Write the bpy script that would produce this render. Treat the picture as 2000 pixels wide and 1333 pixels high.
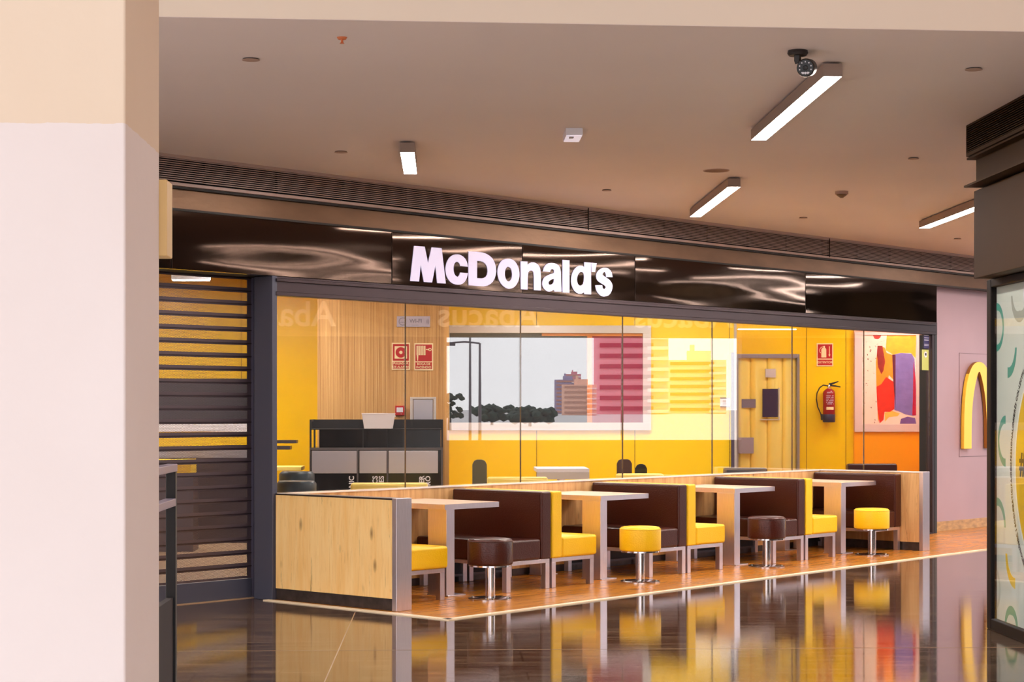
import bpy, bmesh, math, random
from mathutils import Vector, Matrix
random.seed(7)
for o in list(bpy.data.objects): bpy.data.objects.remove(o)
S = bpy.context.scene
COL = S.collection
D2R = math.pi/180

# ---------------------------------------------------------------- camera
CX, CY, CZ = -9.507, -10.991, 1.44
cd = bpy.data.cameras.new('camera'); cam = bpy.data.objects.new('camera', cd); COL.objects.link(cam)
cam.location = (CX, CY, CZ); cam.rotation_euler = (90*D2R, 0, -48.6*D2R)
cd.sensor_width = 36; cd.sensor_fit = 'HORIZONTAL'; cd.lens = 3700/2000*36
cd.shift_y = (800-666.5)/2000; cd.clip_start = 0.1; cd.clip_end = 5000
S.camera = cam

# ---------------------------------------------------------------- daylight
W = bpy.data.worlds.new('sky'); S.world = W; W.use_nodes = True
nt = W.node_tree; nt.nodes.clear()
wo = nt.nodes.new('ShaderNodeOutputWorld'); wb = nt.nodes.new('ShaderNodeBackground')
tc = nt.nodes.new('ShaderNodeTexCoord'); sx = nt.nodes.new('ShaderNodeSeparateXYZ')
rp = nt.nodes.new('ShaderNodeValToRGB'); ns = nt.nodes.new('ShaderNodeTexNoise'); mx = nt.nodes.new('ShaderNodeMix')
mx.data_type = 'RGBA'; ns.inputs['Scale'].default_value = 3; ns.inputs['Detail'].default_value = 6
rp.color_ramp.elements[0].position = 0.0; rp.color_ramp.elements[0].color = (0.95, 0.95, 1.0, 1)
rp.color_ramp.elements[1].position = 0.7; rp.color_ramp.elements[1].color = (0.70, 0.78, 0.98, 1)
nt.links.new(tc.outputs['Generated'], sx.inputs[0]); nt.links.new(sx.outputs['Z'], rp.inputs[0])
nt.links.new(tc.outputs['Generated'], ns.inputs['Vector']); nt.links.new(ns.outputs['Fac'], mx.inputs['Factor'])
nt.links.new(rp.outputs[0], mx.inputs['A']); mx.inputs['B'].default_value = (1, 0.98, 0.97, 1)
nt.links.new(mx.outputs['Result'], wb.inputs['Color']); wb.inputs['Strength'].default_value = 3.1
nt.links.new(wb.outputs[0], wo.inputs[0])
MALL_LAMP = 125.0      # strength of the linear ceiling lamps
SHOP_LAMP = 27.0      # strength of the restaurant's ceiling panels

S.view_settings.view_transform = 'Standard'; S.view_settings.look = 'None'
S.view_settings.gamma = 1; S.view_settings.exposure = 0.0; S.view_settings.use_curve_mapping = False

# ---------------------------------------------------------------- frames and helpers
HEAD = 46.557*D2R
RZ = -HEAD                      # mall grid: turned against the shop front
def m2f(mx_, my_):
    return (CX + mx_*math.cos(HEAD) + my_*math.sin(HEAD), CY - mx_*math.sin(HEAD) + my_*math.cos(HEAD))
def mloc(mx_, my_, z=0.0):
    a = m2f(mx_, my_); return (a[0], a[1], z)

def obj(name, bm, mat, parent=None, loc=None, rz=0.0, bevel=0.0, seg=2, smooth=False):
    me = bpy.data.meshes.new(name)
    bmesh.ops.recalc_face_normals(bm, faces=bm.faces)
    bm.to_mesh(me); bm.free()
    o = bpy.data.objects.new(name, me); COL.objects.link(o)
    for m in (mat if isinstance(mat, (list, tuple)) else [mat]): me.materials.append(m)
    if parent is not None: o.parent = parent
    if loc is not None: o.location = loc
    if rz: o.rotation_euler.z = rz
    if smooth or bevel:
        for p in me.polygons: p.use_smooth = True
    if bevel:
        b = o.modifiers.new('edge', 'BEVEL'); b.width = bevel; b.segments = seg; b.limit_method = 'ANGLE'
        b.angle_limit = 40*D2R; b.harden_normals = True
    elif smooth:
        try: me.set_sharp_from_angle(angle=40*D2R)
        except Exception: pass
    return o
def thing(name, label, cat, loc=(0,0,0), rz=0.0, group=None):
    o = bpy.data.objects.new(name, None); COL.objects.link(o)
    o.location = loc; o.rotation_euler.z = rz; o.empty_display_size = 0.1
    o['label'] = label; o['category'] = cat
    if group: o['group'] = group
    return o
def tag(o, label, cat, group=None):
    o['label'] = label; o['category'] = cat
    if group: o['group'] = group
    return o
def struct(o): o['kind'] = 'structure'; return o
def BM(): return bmesh.new()
def box(bm, x0, x1, y0, y1, z0, z1, mi=0):
    v = [bm.verts.new(p) for p in ((x0,y0,z0),(x1,y0,z0),(x1,y1,z0),(x0,y1,z0),(x0,y0,z1),(x1,y0,z1),(x1,y1,z1),(x0,y1,z1))]
    for f in ((0,3,2,1),(4,5,6,7),(0,1,5,4),(1,2,6,5),(2,3,7,6),(3,0,4,7)):
        bm.faces.new([v[i] for i in f]).material_index = mi
    return bm
def bx(*a): return box(BM(), *a)
def prism(bm, pts, z0, z1, mi=0):
    a = [bm.verts.new((x, y, z0)) for x, y in pts]; b = [bm.verts.new((x, y, z1)) for x, y in pts]; n = len(pts)
    bm.faces.new(a[::-1]).material_index = mi; bm.faces.new(b).material_index = mi
    for i in range(n): bm.faces.new((a[i], a[(i+1) % n], b[(i+1) % n], b[i])).material_index = mi
    return bm
def vprism(bm, pts, y0, y1, mi=0):     # outline in x-z, thickness along y
    a = [bm.verts.new((x, y0, z)) for x, z in pts]; b = [bm.verts.new((x, y1, z)) for x, z in pts]; n = len(pts)
    bm.faces.new(a[::-1]).material_index = mi; bm.faces.new(b).material_index = mi
    for i in range(n): bm.faces.new((a[i], a[(i+1) % n], b[(i+1) % n], b[i])).material_index = mi
    return bm
def lathe(bm, prof, seg=32, c=(0,0,0), mi=0, axis='z'):
    rings = []
    def P(r, h, t):
        a, b = r*math.cos(t), r*math.sin(t)
        if axis == 'z': return (c[0]+a, c[1]+b, c[2]+h)
        if axis == 'y': return (c[0]+a, c[1]+h, c[2]+b)
        return (c[0]+h, c[1]+a, c[2]+b)
    for r, h in prof:
        if r < 1e-6: rings.append([bm.verts.new(P(0, h, 0))])
        else: rings.append([bm.verts.new(P(r, h, 2*math.pi*i/seg)) for i in range(seg)])
    for A, B in zip(rings, rings[1:]):
        for i in range(seg):
            j = (i+1) % seg
            q = [A[0], B[i], B[j]] if len(A) == 1 else ([A[i], A[j], B[0]] if len(B) == 1 else [A[i], A[j], B[j], B[i]])
            if len(A) == 1 and len(B) == 1: continue
            bm.faces.new(q).material_index = mi
    return bm
def tube(bm, pts, r, seg=10, mi=0):
    pts = [Vector(p) for p in pts]; rings = []; up = Vector((0.13, 0.27, 0.95))
    for i, p in enumerate(pts):
        d = (pts[min(i+1, len(pts)-1)] - pts[max(i-1, 0)]).normalized()
        a = d.cross(up).normalized(); b = d.cross(a).normalized()
        rings.append([bm.verts.new(p + a*r*math.cos(2*math.pi*k/seg) + b*r*math.sin(2*math.pi*k/seg)) for k in range(seg)])
    for A, B in zip(rings, rings[1:]):
        for k in range(seg): bm.faces.new((A[k], A[(k+1) % seg], B[(k+1) % seg], B[k])).material_index = mi
    bm.faces.new(rings[0]); bm.faces.new(rings[-1][::-1])
    return bm
def text_bm(s, size, ext=0.002, align='CENTER', off=0.0, space=1.0):
    """flat letters in x-z facing -y, thickness along y"""
    c = bpy.data.curves.new('lettering', 'FONT'); c.body = s; c.size = size; c.extrude = ext; c.align_x = align
    c.align_y = 'CENTER'; c.offset = off; c.space_character = space; c.resolution_u = 3
    o = bpy.data.objects.new('lettering', c); COL.objects.link(o)
    bpy.context.view_layer.update()
    me = bpy.data.meshes.new_from_object(o.evaluated_get(bpy.context.evaluated_depsgraph_get()))
    bm = BM(); bm.from_mesh(me)
    bpy.data.objects.remove(o); bpy.data.curves.remove(c); bpy.data.meshes.remove(me)
    for v in bm.verts: v.co = Vector((v.co.x, -v.co.z, v.co.y))
    return bm
def outline_bm(loops, y0, y1):
    """letter outline with holes, in x-z"""
    c = bpy.data.curves.new('outline', 'CURVE'); c.dimensions = '2D'; c.fill_mode = 'BOTH'; c.extrude = abs(y1-y0)/2
    for lp in loops:
        s = c.splines.new('POLY'); s.points.add(len(lp)-1); s.use_cyclic_u = True
        for p, (x, z) in zip(s.points, lp): p.co = (x, z, 0, 1)
    o = bpy.data.objects.new('outline', c); COL.objects.link(o)
    bpy.context.view_layer.update()
    me = bpy.data.meshes.new_from_object(o.evaluated_get(bpy.context.evaluated_depsgraph_get()))
    bm = BM(); bm.from_mesh(me)
    bpy.data.objects.remove(o); bpy.data.curves.remove(c); bpy.data.meshes.remove(me)
    ym = (y0+y1)/2
    for v in bm.verts: v.co = Vector((v.co.x, ym - v.co.z, v.co.y))
    return bm
def xf(bm, loc=(0,0,0), rz=0.0, ry=0.0, scale=None):
    m = Matrix.Translation(loc) @ Matrix.Rotation(rz, 4, 'Z') @ Matrix.Rotation(ry, 4, 'Y')
    if scale: m = m @ Matrix.Diagonal((*scale, 1))
    bmesh.ops.transform(bm, matrix=m, verts=bm.verts); return bm
def join(a, b):
    me = bpy.data.meshes.new('t'); b.to_mesh(me); b.free(); a.from_mesh(me); bpy.data.meshes.remove(me); return a
def copy_tree(o, parent=None):
    c = o.copy(); COL.objects.link(c); c.parent = parent
    for ch in list(o.children): copy_tree(ch, c)
    return c

# ---------------------------------------------------------------- materials
def srgb(r, g, b):
    f = lambda v: (v/255)/12.92 if v/255 <= 0.04045 else ((v/255+0.055)/1.055)**2.4
    return (f(r), f(g), f(b), 1)
def mat(name, col, rough=0.5, metal=0.0, spec=0.5, bump=0.0, bscale=60.0, var=0.0, vscale=3.0, stretch=(1,1,1), coat=0.0, emis=None, es=0.0):
    m = bpy.data.materials.new(name); m.use_nodes = True; t = m.node_tree; p = t.nodes['Principled BSDF']
    p.inputs['Base Color'].default_value = col; p.inputs['Roughness'].default_value = rough
    p.inputs['Metallic'].default_value = metal; p.inputs['Specular IOR Level'].default_value = spec
    p.inputs['Coat Weight'].default_value = coat
    if emis: p.inputs['Emission Color'].default_value = emis; p.inputs['Emission Strength'].default_value = es
    if bump or var:
        c = t.nodes.new('ShaderNodeTexCoord'); mp = t.nodes.new('ShaderNodeMapping'); mp.inputs['Scale'].default_value = stretch
        t.links.new(c.outputs['Object'], mp.inputs[0])
        if var:
            n = t.nodes.new('ShaderNodeTexNoise'); n.inputs['Scale'].default_value = vscale; n.inputs['Detail'].default_value = 5
            t.links.new(mp.outputs[0], n.inputs['Vector'])
            r = t.nodes.new('ShaderNodeMapRange'); r.inputs['To Min'].default_value = 1-var; r.inputs['To Max'].default_value = 1+var
            r.inputs['From Min'].default_value = 0.3; r.inputs['From Max'].default_value = 0.7
            t.links.new(n.outputs['Fac'], r.inputs[0])
            h = t.nodes.new('ShaderNodeHueSaturation'); h.inputs['Color'].default_value = col
            t.links.new(r.outputs[0], h.inputs['Value']); t.links.new(h.outputs[0], p.inputs['Base Color'])
        if bump:
            n2 = t.nodes.new('ShaderNodeTexNoise'); n2.inputs['Scale'].default_value = bscale; n2.inputs['Detail'].default_value = 3
            t.links.new(mp.outputs[0], n2.inputs['Vector'])
            b = t.nodes.new('ShaderNodeBump'); b.inputs['Strength'].default_value = bump; b.inputs['Distance'].default_value = 0.01
            t.links.new(n2.outputs['Fac'], b.inputs['Height']); t.links.new(b.outputs[0], p.inputs['Normal'])
    return m
def emit(name, col, s):
    m = bpy.data.materials.new(name); m.use_nodes = True; t = m.node_tree; t.nodes.clear()
    o = t.nodes.new('ShaderNodeOutputMaterial'); e = t.nodes.new('ShaderNodeEmission')
    e.inputs[0].default_value = col; e.inputs[1].default_value = s; t.links.new(e.outputs[0], o.inputs[0]); return m
def mixrgb(t, fac, a, b, mode='MIX'):
    n = t.nodes.new('ShaderNodeMix'); n.data_type = 'RGBA'; n.blend_type = mode
    for s, v in (('Factor', fac), ('A', a), ('B', b)):
        sock = n.inputs[s]
        if isinstance(v, (tuple, float, int)): sock.default_value = v
        else: t.links.new(v, sock)
    return n.outputs['Result']
def math_n(t, op, a, b=None, c=None):
    n = t.nodes.new('ShaderNodeMath'); n.operation = op
    for i, v in enumerate((a, b, c)):
        if v is None: continue
        if isinstance(v, (float, int)): n.inputs[i].default_value = v
        else: t.links.new(v, n.inputs[i])
    return n.outputs[0]
def ramp(t, fac, stops):
    r = t.nodes.new('ShaderNodeValToRGB'); e = r.color_ramp.elements
    while len(e) < len(stops): e.new(0.5)
    for el, (p, c) in zip(e, stops): el.position = p; el.color = c
    t.links.new(fac, r.inputs[0]); return r.outputs[0]
def noise(t, vec, scale, detail=4, rough=0.5, dist=0.0):
    n = t.nodes.new('ShaderNodeTexNoise'); n.inputs['Scale'].default_value = scale; n.inputs['Detail'].default_value = detail
    n.inputs['Roughness'].default_value = rough; n.inputs['Distortion'].default_value = dist; t.links.new(vec, n.inputs['Vector']); return n.outputs['Fac']
def mapping(t, scale=(1,1,1), rot=(0,0,0), loc=(0,0,0)):
    c = t.nodes.new('ShaderNodeTexCoord'); m = t.nodes.new('ShaderNodeMapping')
    m.inputs['Scale'].default_value = scale; m.inputs['Rotation'].default_value = rot; m.inputs['Location'].default_value = loc
    t.links.new(c.outputs['Object'], m.inputs[0]); return m.outputs[0]

def oak_mat(name, light, mid, dark, along=(9, 9, 0.9), rough=0.45):
    m = bpy.data.materials.new(name); m.use_nodes = True; t = m.node_tree; p = t.nodes['Principled BSDF']
    v = mapping(t, along)
    n1 = noise(t, v, 1.6, 6, 0.6, 0.6); base = ramp(t, n1, [(0.3, mid), (0.62, light)])
    v2 = mapping(t, (along[0]*5, along[1]*5, along[2]*2.2)); n2 = noise(t, v2, 2.2, 5, 0.7, 0.4)
    fine = ramp(t, n2, [(0.34, (0.74, 0.64, 0.52, 1)), (0.46, (1, 1, 1, 1))])
    c1 = mixrgb(t, 0.55, base, fine, 'MULTIPLY')
    v3 = mapping(t, (5.5, 5.5, 2.1)); vo = t.nodes.new('ShaderNodeTexVoronoi'); vo.inputs['Scale'].default_value = 1.3
    vo.inputs['Randomness'].default_value = 1.0
    t.links.new(v3, vo.inputs['Vector'])
    knot = ramp(t, vo.outputs['Distance'], [(0.02, (1, 1, 1, 1)), (0.16, (0, 0, 0, 1))])
    gate = ramp(t, noise(t, v3, 1.3, 2), [(0.40, (0, 0, 0, 1)), (0.5, (1, 1, 1, 1))])
    k = mixrgb(t, 1.0, knot, gate, 'MULTIPLY')
    c2 = mixrgb(t, math_n(t, 'MULTIPLY', k, 0.75), c1, dark)
    # long thin cracks along the grain
    cr = noise(t, mapping(t, (26, 26, 1.3)), 1.0, 6, 0.75, 1.2)
    crk = ramp(t, cr, [(0.62, (0, 0, 0, 1)), (0.67, (1, 1, 1, 1))])
    c2 = mixrgb(t, math_n(t, 'MULTIPLY', crk, 0.6), c2, dark)
    t.links.new(c2, p.inputs['Base Color']); p.inputs['Roughness'].default_value = rough
    return m
M = {}
M['oak'] = oak_mat('light knotty oak laminate', srgb(255, 214, 146), srgb(250, 198, 122), srgb(104, 60, 24))
M['oak_shaded'] = oak_mat('knotty oak laminate', srgb(222, 176, 120), srgb(190, 138, 82), srgb(100, 60, 28))  # same oak as the left end panel, shade darkened into the colour
def slat_wood():
    m = bpy.data.materials.new('fine striped wood veneer'); m.use_nodes = True; t = m.node_tree; p = t.nodes['Principled BSDF']
    v = mapping(t, (70, 70, 0.7)); n = noise(t, v, 1.0, 4, 0.6)
    c = ramp(t, n, [(0.34, srgb(140, 96, 50)), (0.47, srgb(200, 150, 88)), (0.58, srgb(212, 164, 102)), (0.68, srgb(240, 202, 142))])
    v2 = mapping(t, (5, 5, 0.2)); c = mixrgb(t, 0.35, c, ramp(t, noise(t, v2, 1, 2), [(0.35, srgb(186, 134, 76)), (0.65, srgb(216, 168, 108))]))
    t.links.new(c, p.inputs['Base Color']); p.inputs['Roughness'].default_value = 0.5
    return m
M['veneer'] = slat_wood()
M['yellow'] = mat('glossy yellow wall panel', srgb(250, 204, 0), 0.3, spec=0.4, var=0.03)
M['orange'] = mat('orange wall panel', srgb(255, 164, 0), 0.35)
M['yellow_leather'] = mat('yellow leatherette', srgb(246, 198, 16), 0.42, bump=0.25, bscale=90, var=0.04)
M['brown_leather'] = mat('dark brown leatherette', srgb(66, 25, 17), 0.3, spec=0.4, bump=0.25, bscale=90, var=0.08)
M['dark_leather'] = mat('dark blue grey leatherette', srgb(32, 46, 54), 0.4)
M['steel'] = mat('brushed steel', srgb(226, 214, 222), 0.32, 0.93, bump=0.04, bscale=30, stretch=(30, 30, 1), var=0.07, vscale=9)
M['chrome'] = mat('polished steel', srgb(215, 205, 205), 0.14, 1.0)
M['steel_dark'] = mat('dark steel', srgb(95, 88, 92), 0.35, 1.0)
M['plinth'] = mat('dark scuffed metal plinth', srgb(84, 74, 72), 0.38, 0.7, var=0.25, vscale=14)
M['table_top'] = mat('pale beige laminate', srgb(224, 196, 172), 0.3, var=0.04)
M['cap'] = mat('pale edge strip', srgb(238, 222, 214), 0.25, spec=0.6)
M['anthracite'] = mat('anthracite painted metal', srgb(72, 72, 86), 0.45, 0.0, spec=0.4)
M['black'] = mat('black painted metal', srgb(22, 20, 22), 0.45)
M['black_gloss'] = mat('gloss black', srgb(10, 10, 12), 0.12)
M['dark_under'] = mat('dark underside board', srgb(30, 30, 44), 0.5)
M['white'] = mat('white plastic', srgb(228, 224, 232), 0.35)
M['alu'] = mat('satin aluminium', srgb(196, 190, 196), 0.32, 0.9)
M['frame_silver'] = mat('silver picture frame', srgb(205, 196, 190), 0.35, 0.3)
M['cream'] = mat('photoluminescent cream', srgb(246, 226, 178), 0.5)
M['sign_red'] = mat('sign red', srgb(186, 14, 14), 0.4)
M['ext_red'] = mat('extinguisher red enamel', srgb(150, 20, 34), 0.25, var=0.03)
M['art_red'] = mat('crimson gloss', srgb(126, 10, 38), 0.2)
M['mauve'] = mat('mauve grey wall cladding', srgb(176, 146, 154), 0.42, 0.15, spec=0.5, var=0.05, vscale=1.2)
M['mauve_line'] = mat('panel joint shadow gap', srgb(112, 88, 96), 0.6)
M['travertine'] = mat('travertine skirting', srgb(180, 140, 92), 0.4, var=0.3, vscale=9, stretch=(1, 1, 3))
M['arch'] = mat('golden yellow acrylic', srgb(255, 206, 62), 0.3, var=0.02)
M['arch_shaded'] = mat('shaded arch return', srgb(150, 92, 20), 0.4)
M['sign_white'] = mat('lit white acrylic', srgb(214, 206, 236), 0.3, emis=srgb(214, 206, 238), es=0.42)
M['screw'] = mat('zinc', srgb(170, 165, 160), 0.3, 1.0)
M['trim_strip'] = mat('cream stone strip', srgb(252, 230, 196), 0.3, var=0.05)
M['plaster_white'] = mat('white painted plaster', srgb(234, 226, 224), 0.85, bump=0.15, bscale=14, var=0.015, vscale=2)
M['beam_paint'] = mat('cream painted plaster', srgb(236, 222, 206), 0.85, var=0.02, vscale=1)

def ceiling_mat():
    m = mat('grey beige ceiling plaster', srgb(236, 222, 218), 0.8, bump=0.04, bscale=3, var=0.02, vscale=0.8)
    return m
M['ceiling'] = ceiling_mat()
def pillar_mat():
    m = bpy.data.materials.new('pillar paint in two tones'); m.use_nodes = True; t = m.node_tree; p = t.nodes['Principled BSDF']
    c = t.nodes.new('ShaderNodeTexCoord'); s = t.nodes.new('ShaderNodeSeparateXYZ'); t.links.new(c.outputs['Object'], s.inputs[0])
    n = noise(t, c.outputs['Object'], 22, 3)
    z = math_n(t, 'ADD', s.outputs['Z'], math_n(t, 'MULTIPLY', n, 0.012))
    up = math_n(t, 'GREATER_THAN', z, 2.196)
    w = mixrgb(t, noise(t, c.outputs['Object'], 1.5, 3), srgb(236, 226, 226), srgb(228, 216, 214))
    u = mixrgb(t, noise(t, c.outputs['Object'], 1.5, 3), srgb(233, 215, 196), srgb(226, 204, 182))
    t.links.new(mixrgb(t, up, w, u), p.inputs['Base Color']); p.inputs['Roughness'].default_value = 0.85
    b = t.nodes.new('ShaderNodeBump'); b.inputs['Strength'].default_value = 0.2; b.inputs['Distance'].default_value = 0.01
    t.links.new(noise(t, c.outputs['Object'], 12, 4), b.inputs['Height']); t.links.new(b.outputs[0], p.inputs['Normal'])
    return m
M['pillar'] = pillar_mat()
def fascia_mat():
    m = bpy.data.materials.new('dark brown glossy metal panel'); m.use_nodes = True; t = m.node_tree; p = t.nodes['Principled BSDF']
    p.inputs['Base Color'].default_value = srgb(62, 48, 41); p.inputs['Metallic'].default_value = 0.9; p.inputs['Roughness'].default_value = 0.065
    v = mapping(t, (0.45, 1, 3.0)); n = noise(t, v, 1.0, 0.6, 0.3)
    n2 = noise(t, mapping(t, (1, 1, 1)), 160, 2)
    h = math_n(t, 'ADD', n, math_n(t, 'MULTIPLY', n2, 0.0004))
    b = t.nodes.new('ShaderNodeBump'); b.inputs['Strength'].default_value = 1.0; b.inputs['Distance'].default_value = 0.019
    t.links.new(h, b.inputs['Height']); t.links.new(b.outputs[0], p.inputs['Normal'])
    return m
M['fascia'] = fascia_mat()
M['frame_brown'] = mat('brown anodised profile', srgb(68, 56, 60), 0.3, 0.7, bump=0.05, bscale=4)
M['bronze'] = mat('weathered bronze steel beam', srgb(118, 88, 66), 0.42, 0.6, bump=0.12, bscale=18, var=0.14, vscale=4, stretch=(0.6, 1, 2))
M['kiosk_bronze'] = mat('dark bronze panel', srgb(50, 30, 10), 0.6, 0.0, spec=0.15, var=0.06)
M['grille'] = mat('grey louvre metal', srgb(168, 144, 138), 0.4, 0.1)
M['void'] = mat('dark duct', srgb(14, 10, 10), 0.9)
def floor_mat():
    m = bpy.data.materials.new('polished dark stone tiles'); m.use_nodes = True; t = m.node_tree; p = t.nodes['Principled BSDF']
    v = mapping(t, (1, 1, 1))
    br = t.nodes.new('ShaderNodeTexBrick'); t.links.new(v, br.inputs['Vector'])
    br.inputs['Scale'].default_value = 1.0; br.inputs['Brick Width'].default_value = 0.9; br.inputs['Row Height'].default_value = 0.45
    br.inputs['Mortar Size'].default_value = 0.0055; br.inputs['Mortar Smooth'].default_value = 0.0
    br.inputs['Color1'].default_value = (0.42, 0.42, 0.42, 1); br.inputs['Color2'].default_value = (0.6, 0.6, 0.6, 1); br.inputs['Mortar'].default_value = (0.5, 0.5, 0.5, 1)
    st = noise(t, mapping(t, (1.2, 7, 1)), 1.4, 7, 0.65, 0.5)
    stone = ramp(t, st, [(0.3, srgb(54, 40, 34)), (0.5, srgb(82, 64, 52)), (0.66, srgb(112, 92, 72)), (0.8, srgb(150, 130, 104))])
    tone = mixrgb(t, 0.5, stone, br.outputs['Color'], 'OVERLAY')
    c = mixrgb(t, math_n(t, 'MULTIPLY', br.outputs['Fac'], 0.75), tone, srgb(40, 26, 18))
    t.links.new(c, p.inputs['Base Color']); p.inputs['IOR'].default_value = 1.62
    rr = t.nodes.new('ShaderNodeMapRange'); rr.inputs['From Min'].default_value = 0.3; rr.inputs['From Max'].default_value = 0.75
    rr.inputs['To Min'].default_value = 0.025; rr.inputs['To Max'].default_value = 0.09
    t.links.new(st, rr.inputs[0]); t.links.new(rr.outputs[0], p.inputs['Roughness'])
    b = t.nodes.new('ShaderNodeBump'); b.inputs['Strength'].default_value = 0.035; b.inputs['Distance'].default_value = 0.004
    sc = noise(t, mapping(t, (2, 26, 1)), 3, 4, 0.6)
    t.links.new(math_n(t, 'SUBTRACT', sc, math_n(t, 'MULTIPLY', br.outputs['Fac'], 1.0)), b.inputs['Height']); t.links.new(b.outputs[0], p.inputs['Normal'])
    return m
M['floor'] = floor_mat()
def plank_mat():
    m = bpy.data.materials.new('warm wood plank floor'); m.use_nodes = True; t = m.node_tree; p = t.nodes['Principled BSDF']
    v = mapping(t); br = t.nodes.new('ShaderNodeTexBrick'); t.links.new(v, br.inputs['Vector'])
    br.inputs['Scale'].default_value = 1; br.inputs['Brick Width'].default_value = 1.2; br.inputs['Row Height'].default_value = 0.14; br.inputs['Mortar Size'].default_value = 0.001
    br.inputs['Color1'].default_value = srgb(196, 126, 42); br.inputs['Color2'].default_value = srgb(178, 108, 34); br.inputs['Mortar'].default_value = srgb(110, 66, 28)
    g = noise(t, mapping(t, (1.5, 22, 1)), 2, 5, 0.6)
    c = mixrgb(t, 0.55, br.outputs['Color'], ramp(t, g, [(0.35, srgb(156, 92, 28)), (0.65, srgb(208, 142, 56))]))
    t.links.new(c, p.inputs['Base Color']); p.inputs['Roughness'].default_value = 0.26
    return m
M['plank'] = plank_mat()
def perf_mat():
    """perforated slat: rows of small slots, solid edges"""
    m = bpy.data.materials.new('perforated shutter metal'); m.use_nodes = True; t = m.node_tree; p = t.nodes['Principled BSDF']; o = t.nodes['Material Output']
    p.inputs['Base Color'].default_value = srgb(92, 78, 84); p.inputs['Metallic'].default_value = 0.4; p.inputs['Roughness'].default_value = 0.4
    c = t.nodes.new('ShaderNodeTexCoord'); s = t.nodes.new('ShaderNodeSeparateXYZ'); t.links.new(c.outputs['Object'], s.inputs[0])
    row = math_n(t, 'DIVIDE', s.outputs['Z'], 0.0062); ri = math_n(t, 'FLOOR', row)
    par = math_n(t, 'MULTIPLY', math_n(t, 'ABSOLUTE', math_n(t, 'MODULO', ri, 2.0)), 0.5)
    u = math_n(t, 'SUBTRACT', math_n(t, 'FRACT', math_n(t, 'ADD', math_n(t, 'DIVIDE', s.outputs['X'], 0.0135), par)), 0.5)
    w = math_n(t, 'SUBTRACT', math_n(t, 'FRACT', row), 0.5)
    d = math_n(t, 'ADD', math_n(t, 'POWER', math_n(t, 'DIVIDE', u, 0.44), 2.0), math_n(t, 'POWER', math_n(t, 'DIVIDE', w, 0.42), 2.0))
    hole = math_n(t, 'LESS_THAN', d, 1.0)
    inz = math_n(t, 'MULTIPLY', math_n(t, 'LESS_THAN', s.outputs['Z'], 0.0625), math_n(t, 'GREATER_THAN', s.outputs['Z'], 0.0))
    inx = math_n(t, 'LESS_THAN', s.outputs['X'], -0.055)
    k = math_n(t, 'MULTIPLY', hole, math_n(t, 'MULTIPLY', inz, inx))
    tr = t.nodes.new('ShaderNodeBsdfTransparent'); mxs = t.nodes.new('ShaderNodeMixShader')
    t.links.new(k, mxs.inputs[0]); t.links.new(p.outputs[0], mxs.inputs[1]); t.links.new(tr.outputs[0], mxs.inputs[2]); t.links.new(mxs.outputs[0], o.inputs[0])
    return m
M['perf'] = perf_mat()
def glass_mat(name, refl, tint=(1, 1, 1, 1)):
    m = bpy.data.materials.new(name); m.use_nodes = True; t = m.node_tree; t.nodes.clear()
    o = t.nodes.new('ShaderNodeOutputMaterial'); a = t.nodes.new('ShaderNodeBsdfTransparent'); g = t.nodes.new('ShaderNodeBsdfGlossy')
    a.inputs[0].default_value = tint; g.inputs['Roughness'].default_value = 0.0
    f = t.nodes.new('ShaderNodeLayerWeight'); f.inputs['Blend'].default_value = 0.5
    k = math_n(t, 'ADD', math_n(t, 'MULTIPLY', math_n(t, 'POWER', f.outputs['Facing'], 3.0), 0.35), refl)
    mxs = t.nodes.new('ShaderNodeMixShader'); t.links.new(k, mxs.inputs[0])
    t.links.new(a.outputs[0], mxs.inputs[1]); t.links.new(g.outputs[0], mxs.inputs[2]); t.links.new(mxs.outputs[0], o.inputs[0])
    return m
M['glass'] = glass_mat('shop front glass', 0.17)
M['glass_clear'] = glass_mat('poster glass', 0.02)
M['lamp_glow'] = emit('lamp diffuser', (1.0, 0.90, 0.82, 1), MALL_LAMP)
M['shop_glow'] = emit('ceiling panel diffuser', (1.0, 0.96, 0.90, 1), SHOP_LAMP)
M['em_glow'] = mat('frosted lens', srgb(230, 225, 240), 0.3, emis=srgb(225, 220, 240), es=0.5)
M['lamp_body'] = mat('grey lamp housing', srgb(150, 128, 116), 0.5)
M['cover'] = mat('beige round cover', srgb(182, 150, 134), 0.6)
M['orange_plastic'] = mat('orange plastic', srgb(215, 120, 70), 0.5)
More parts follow.
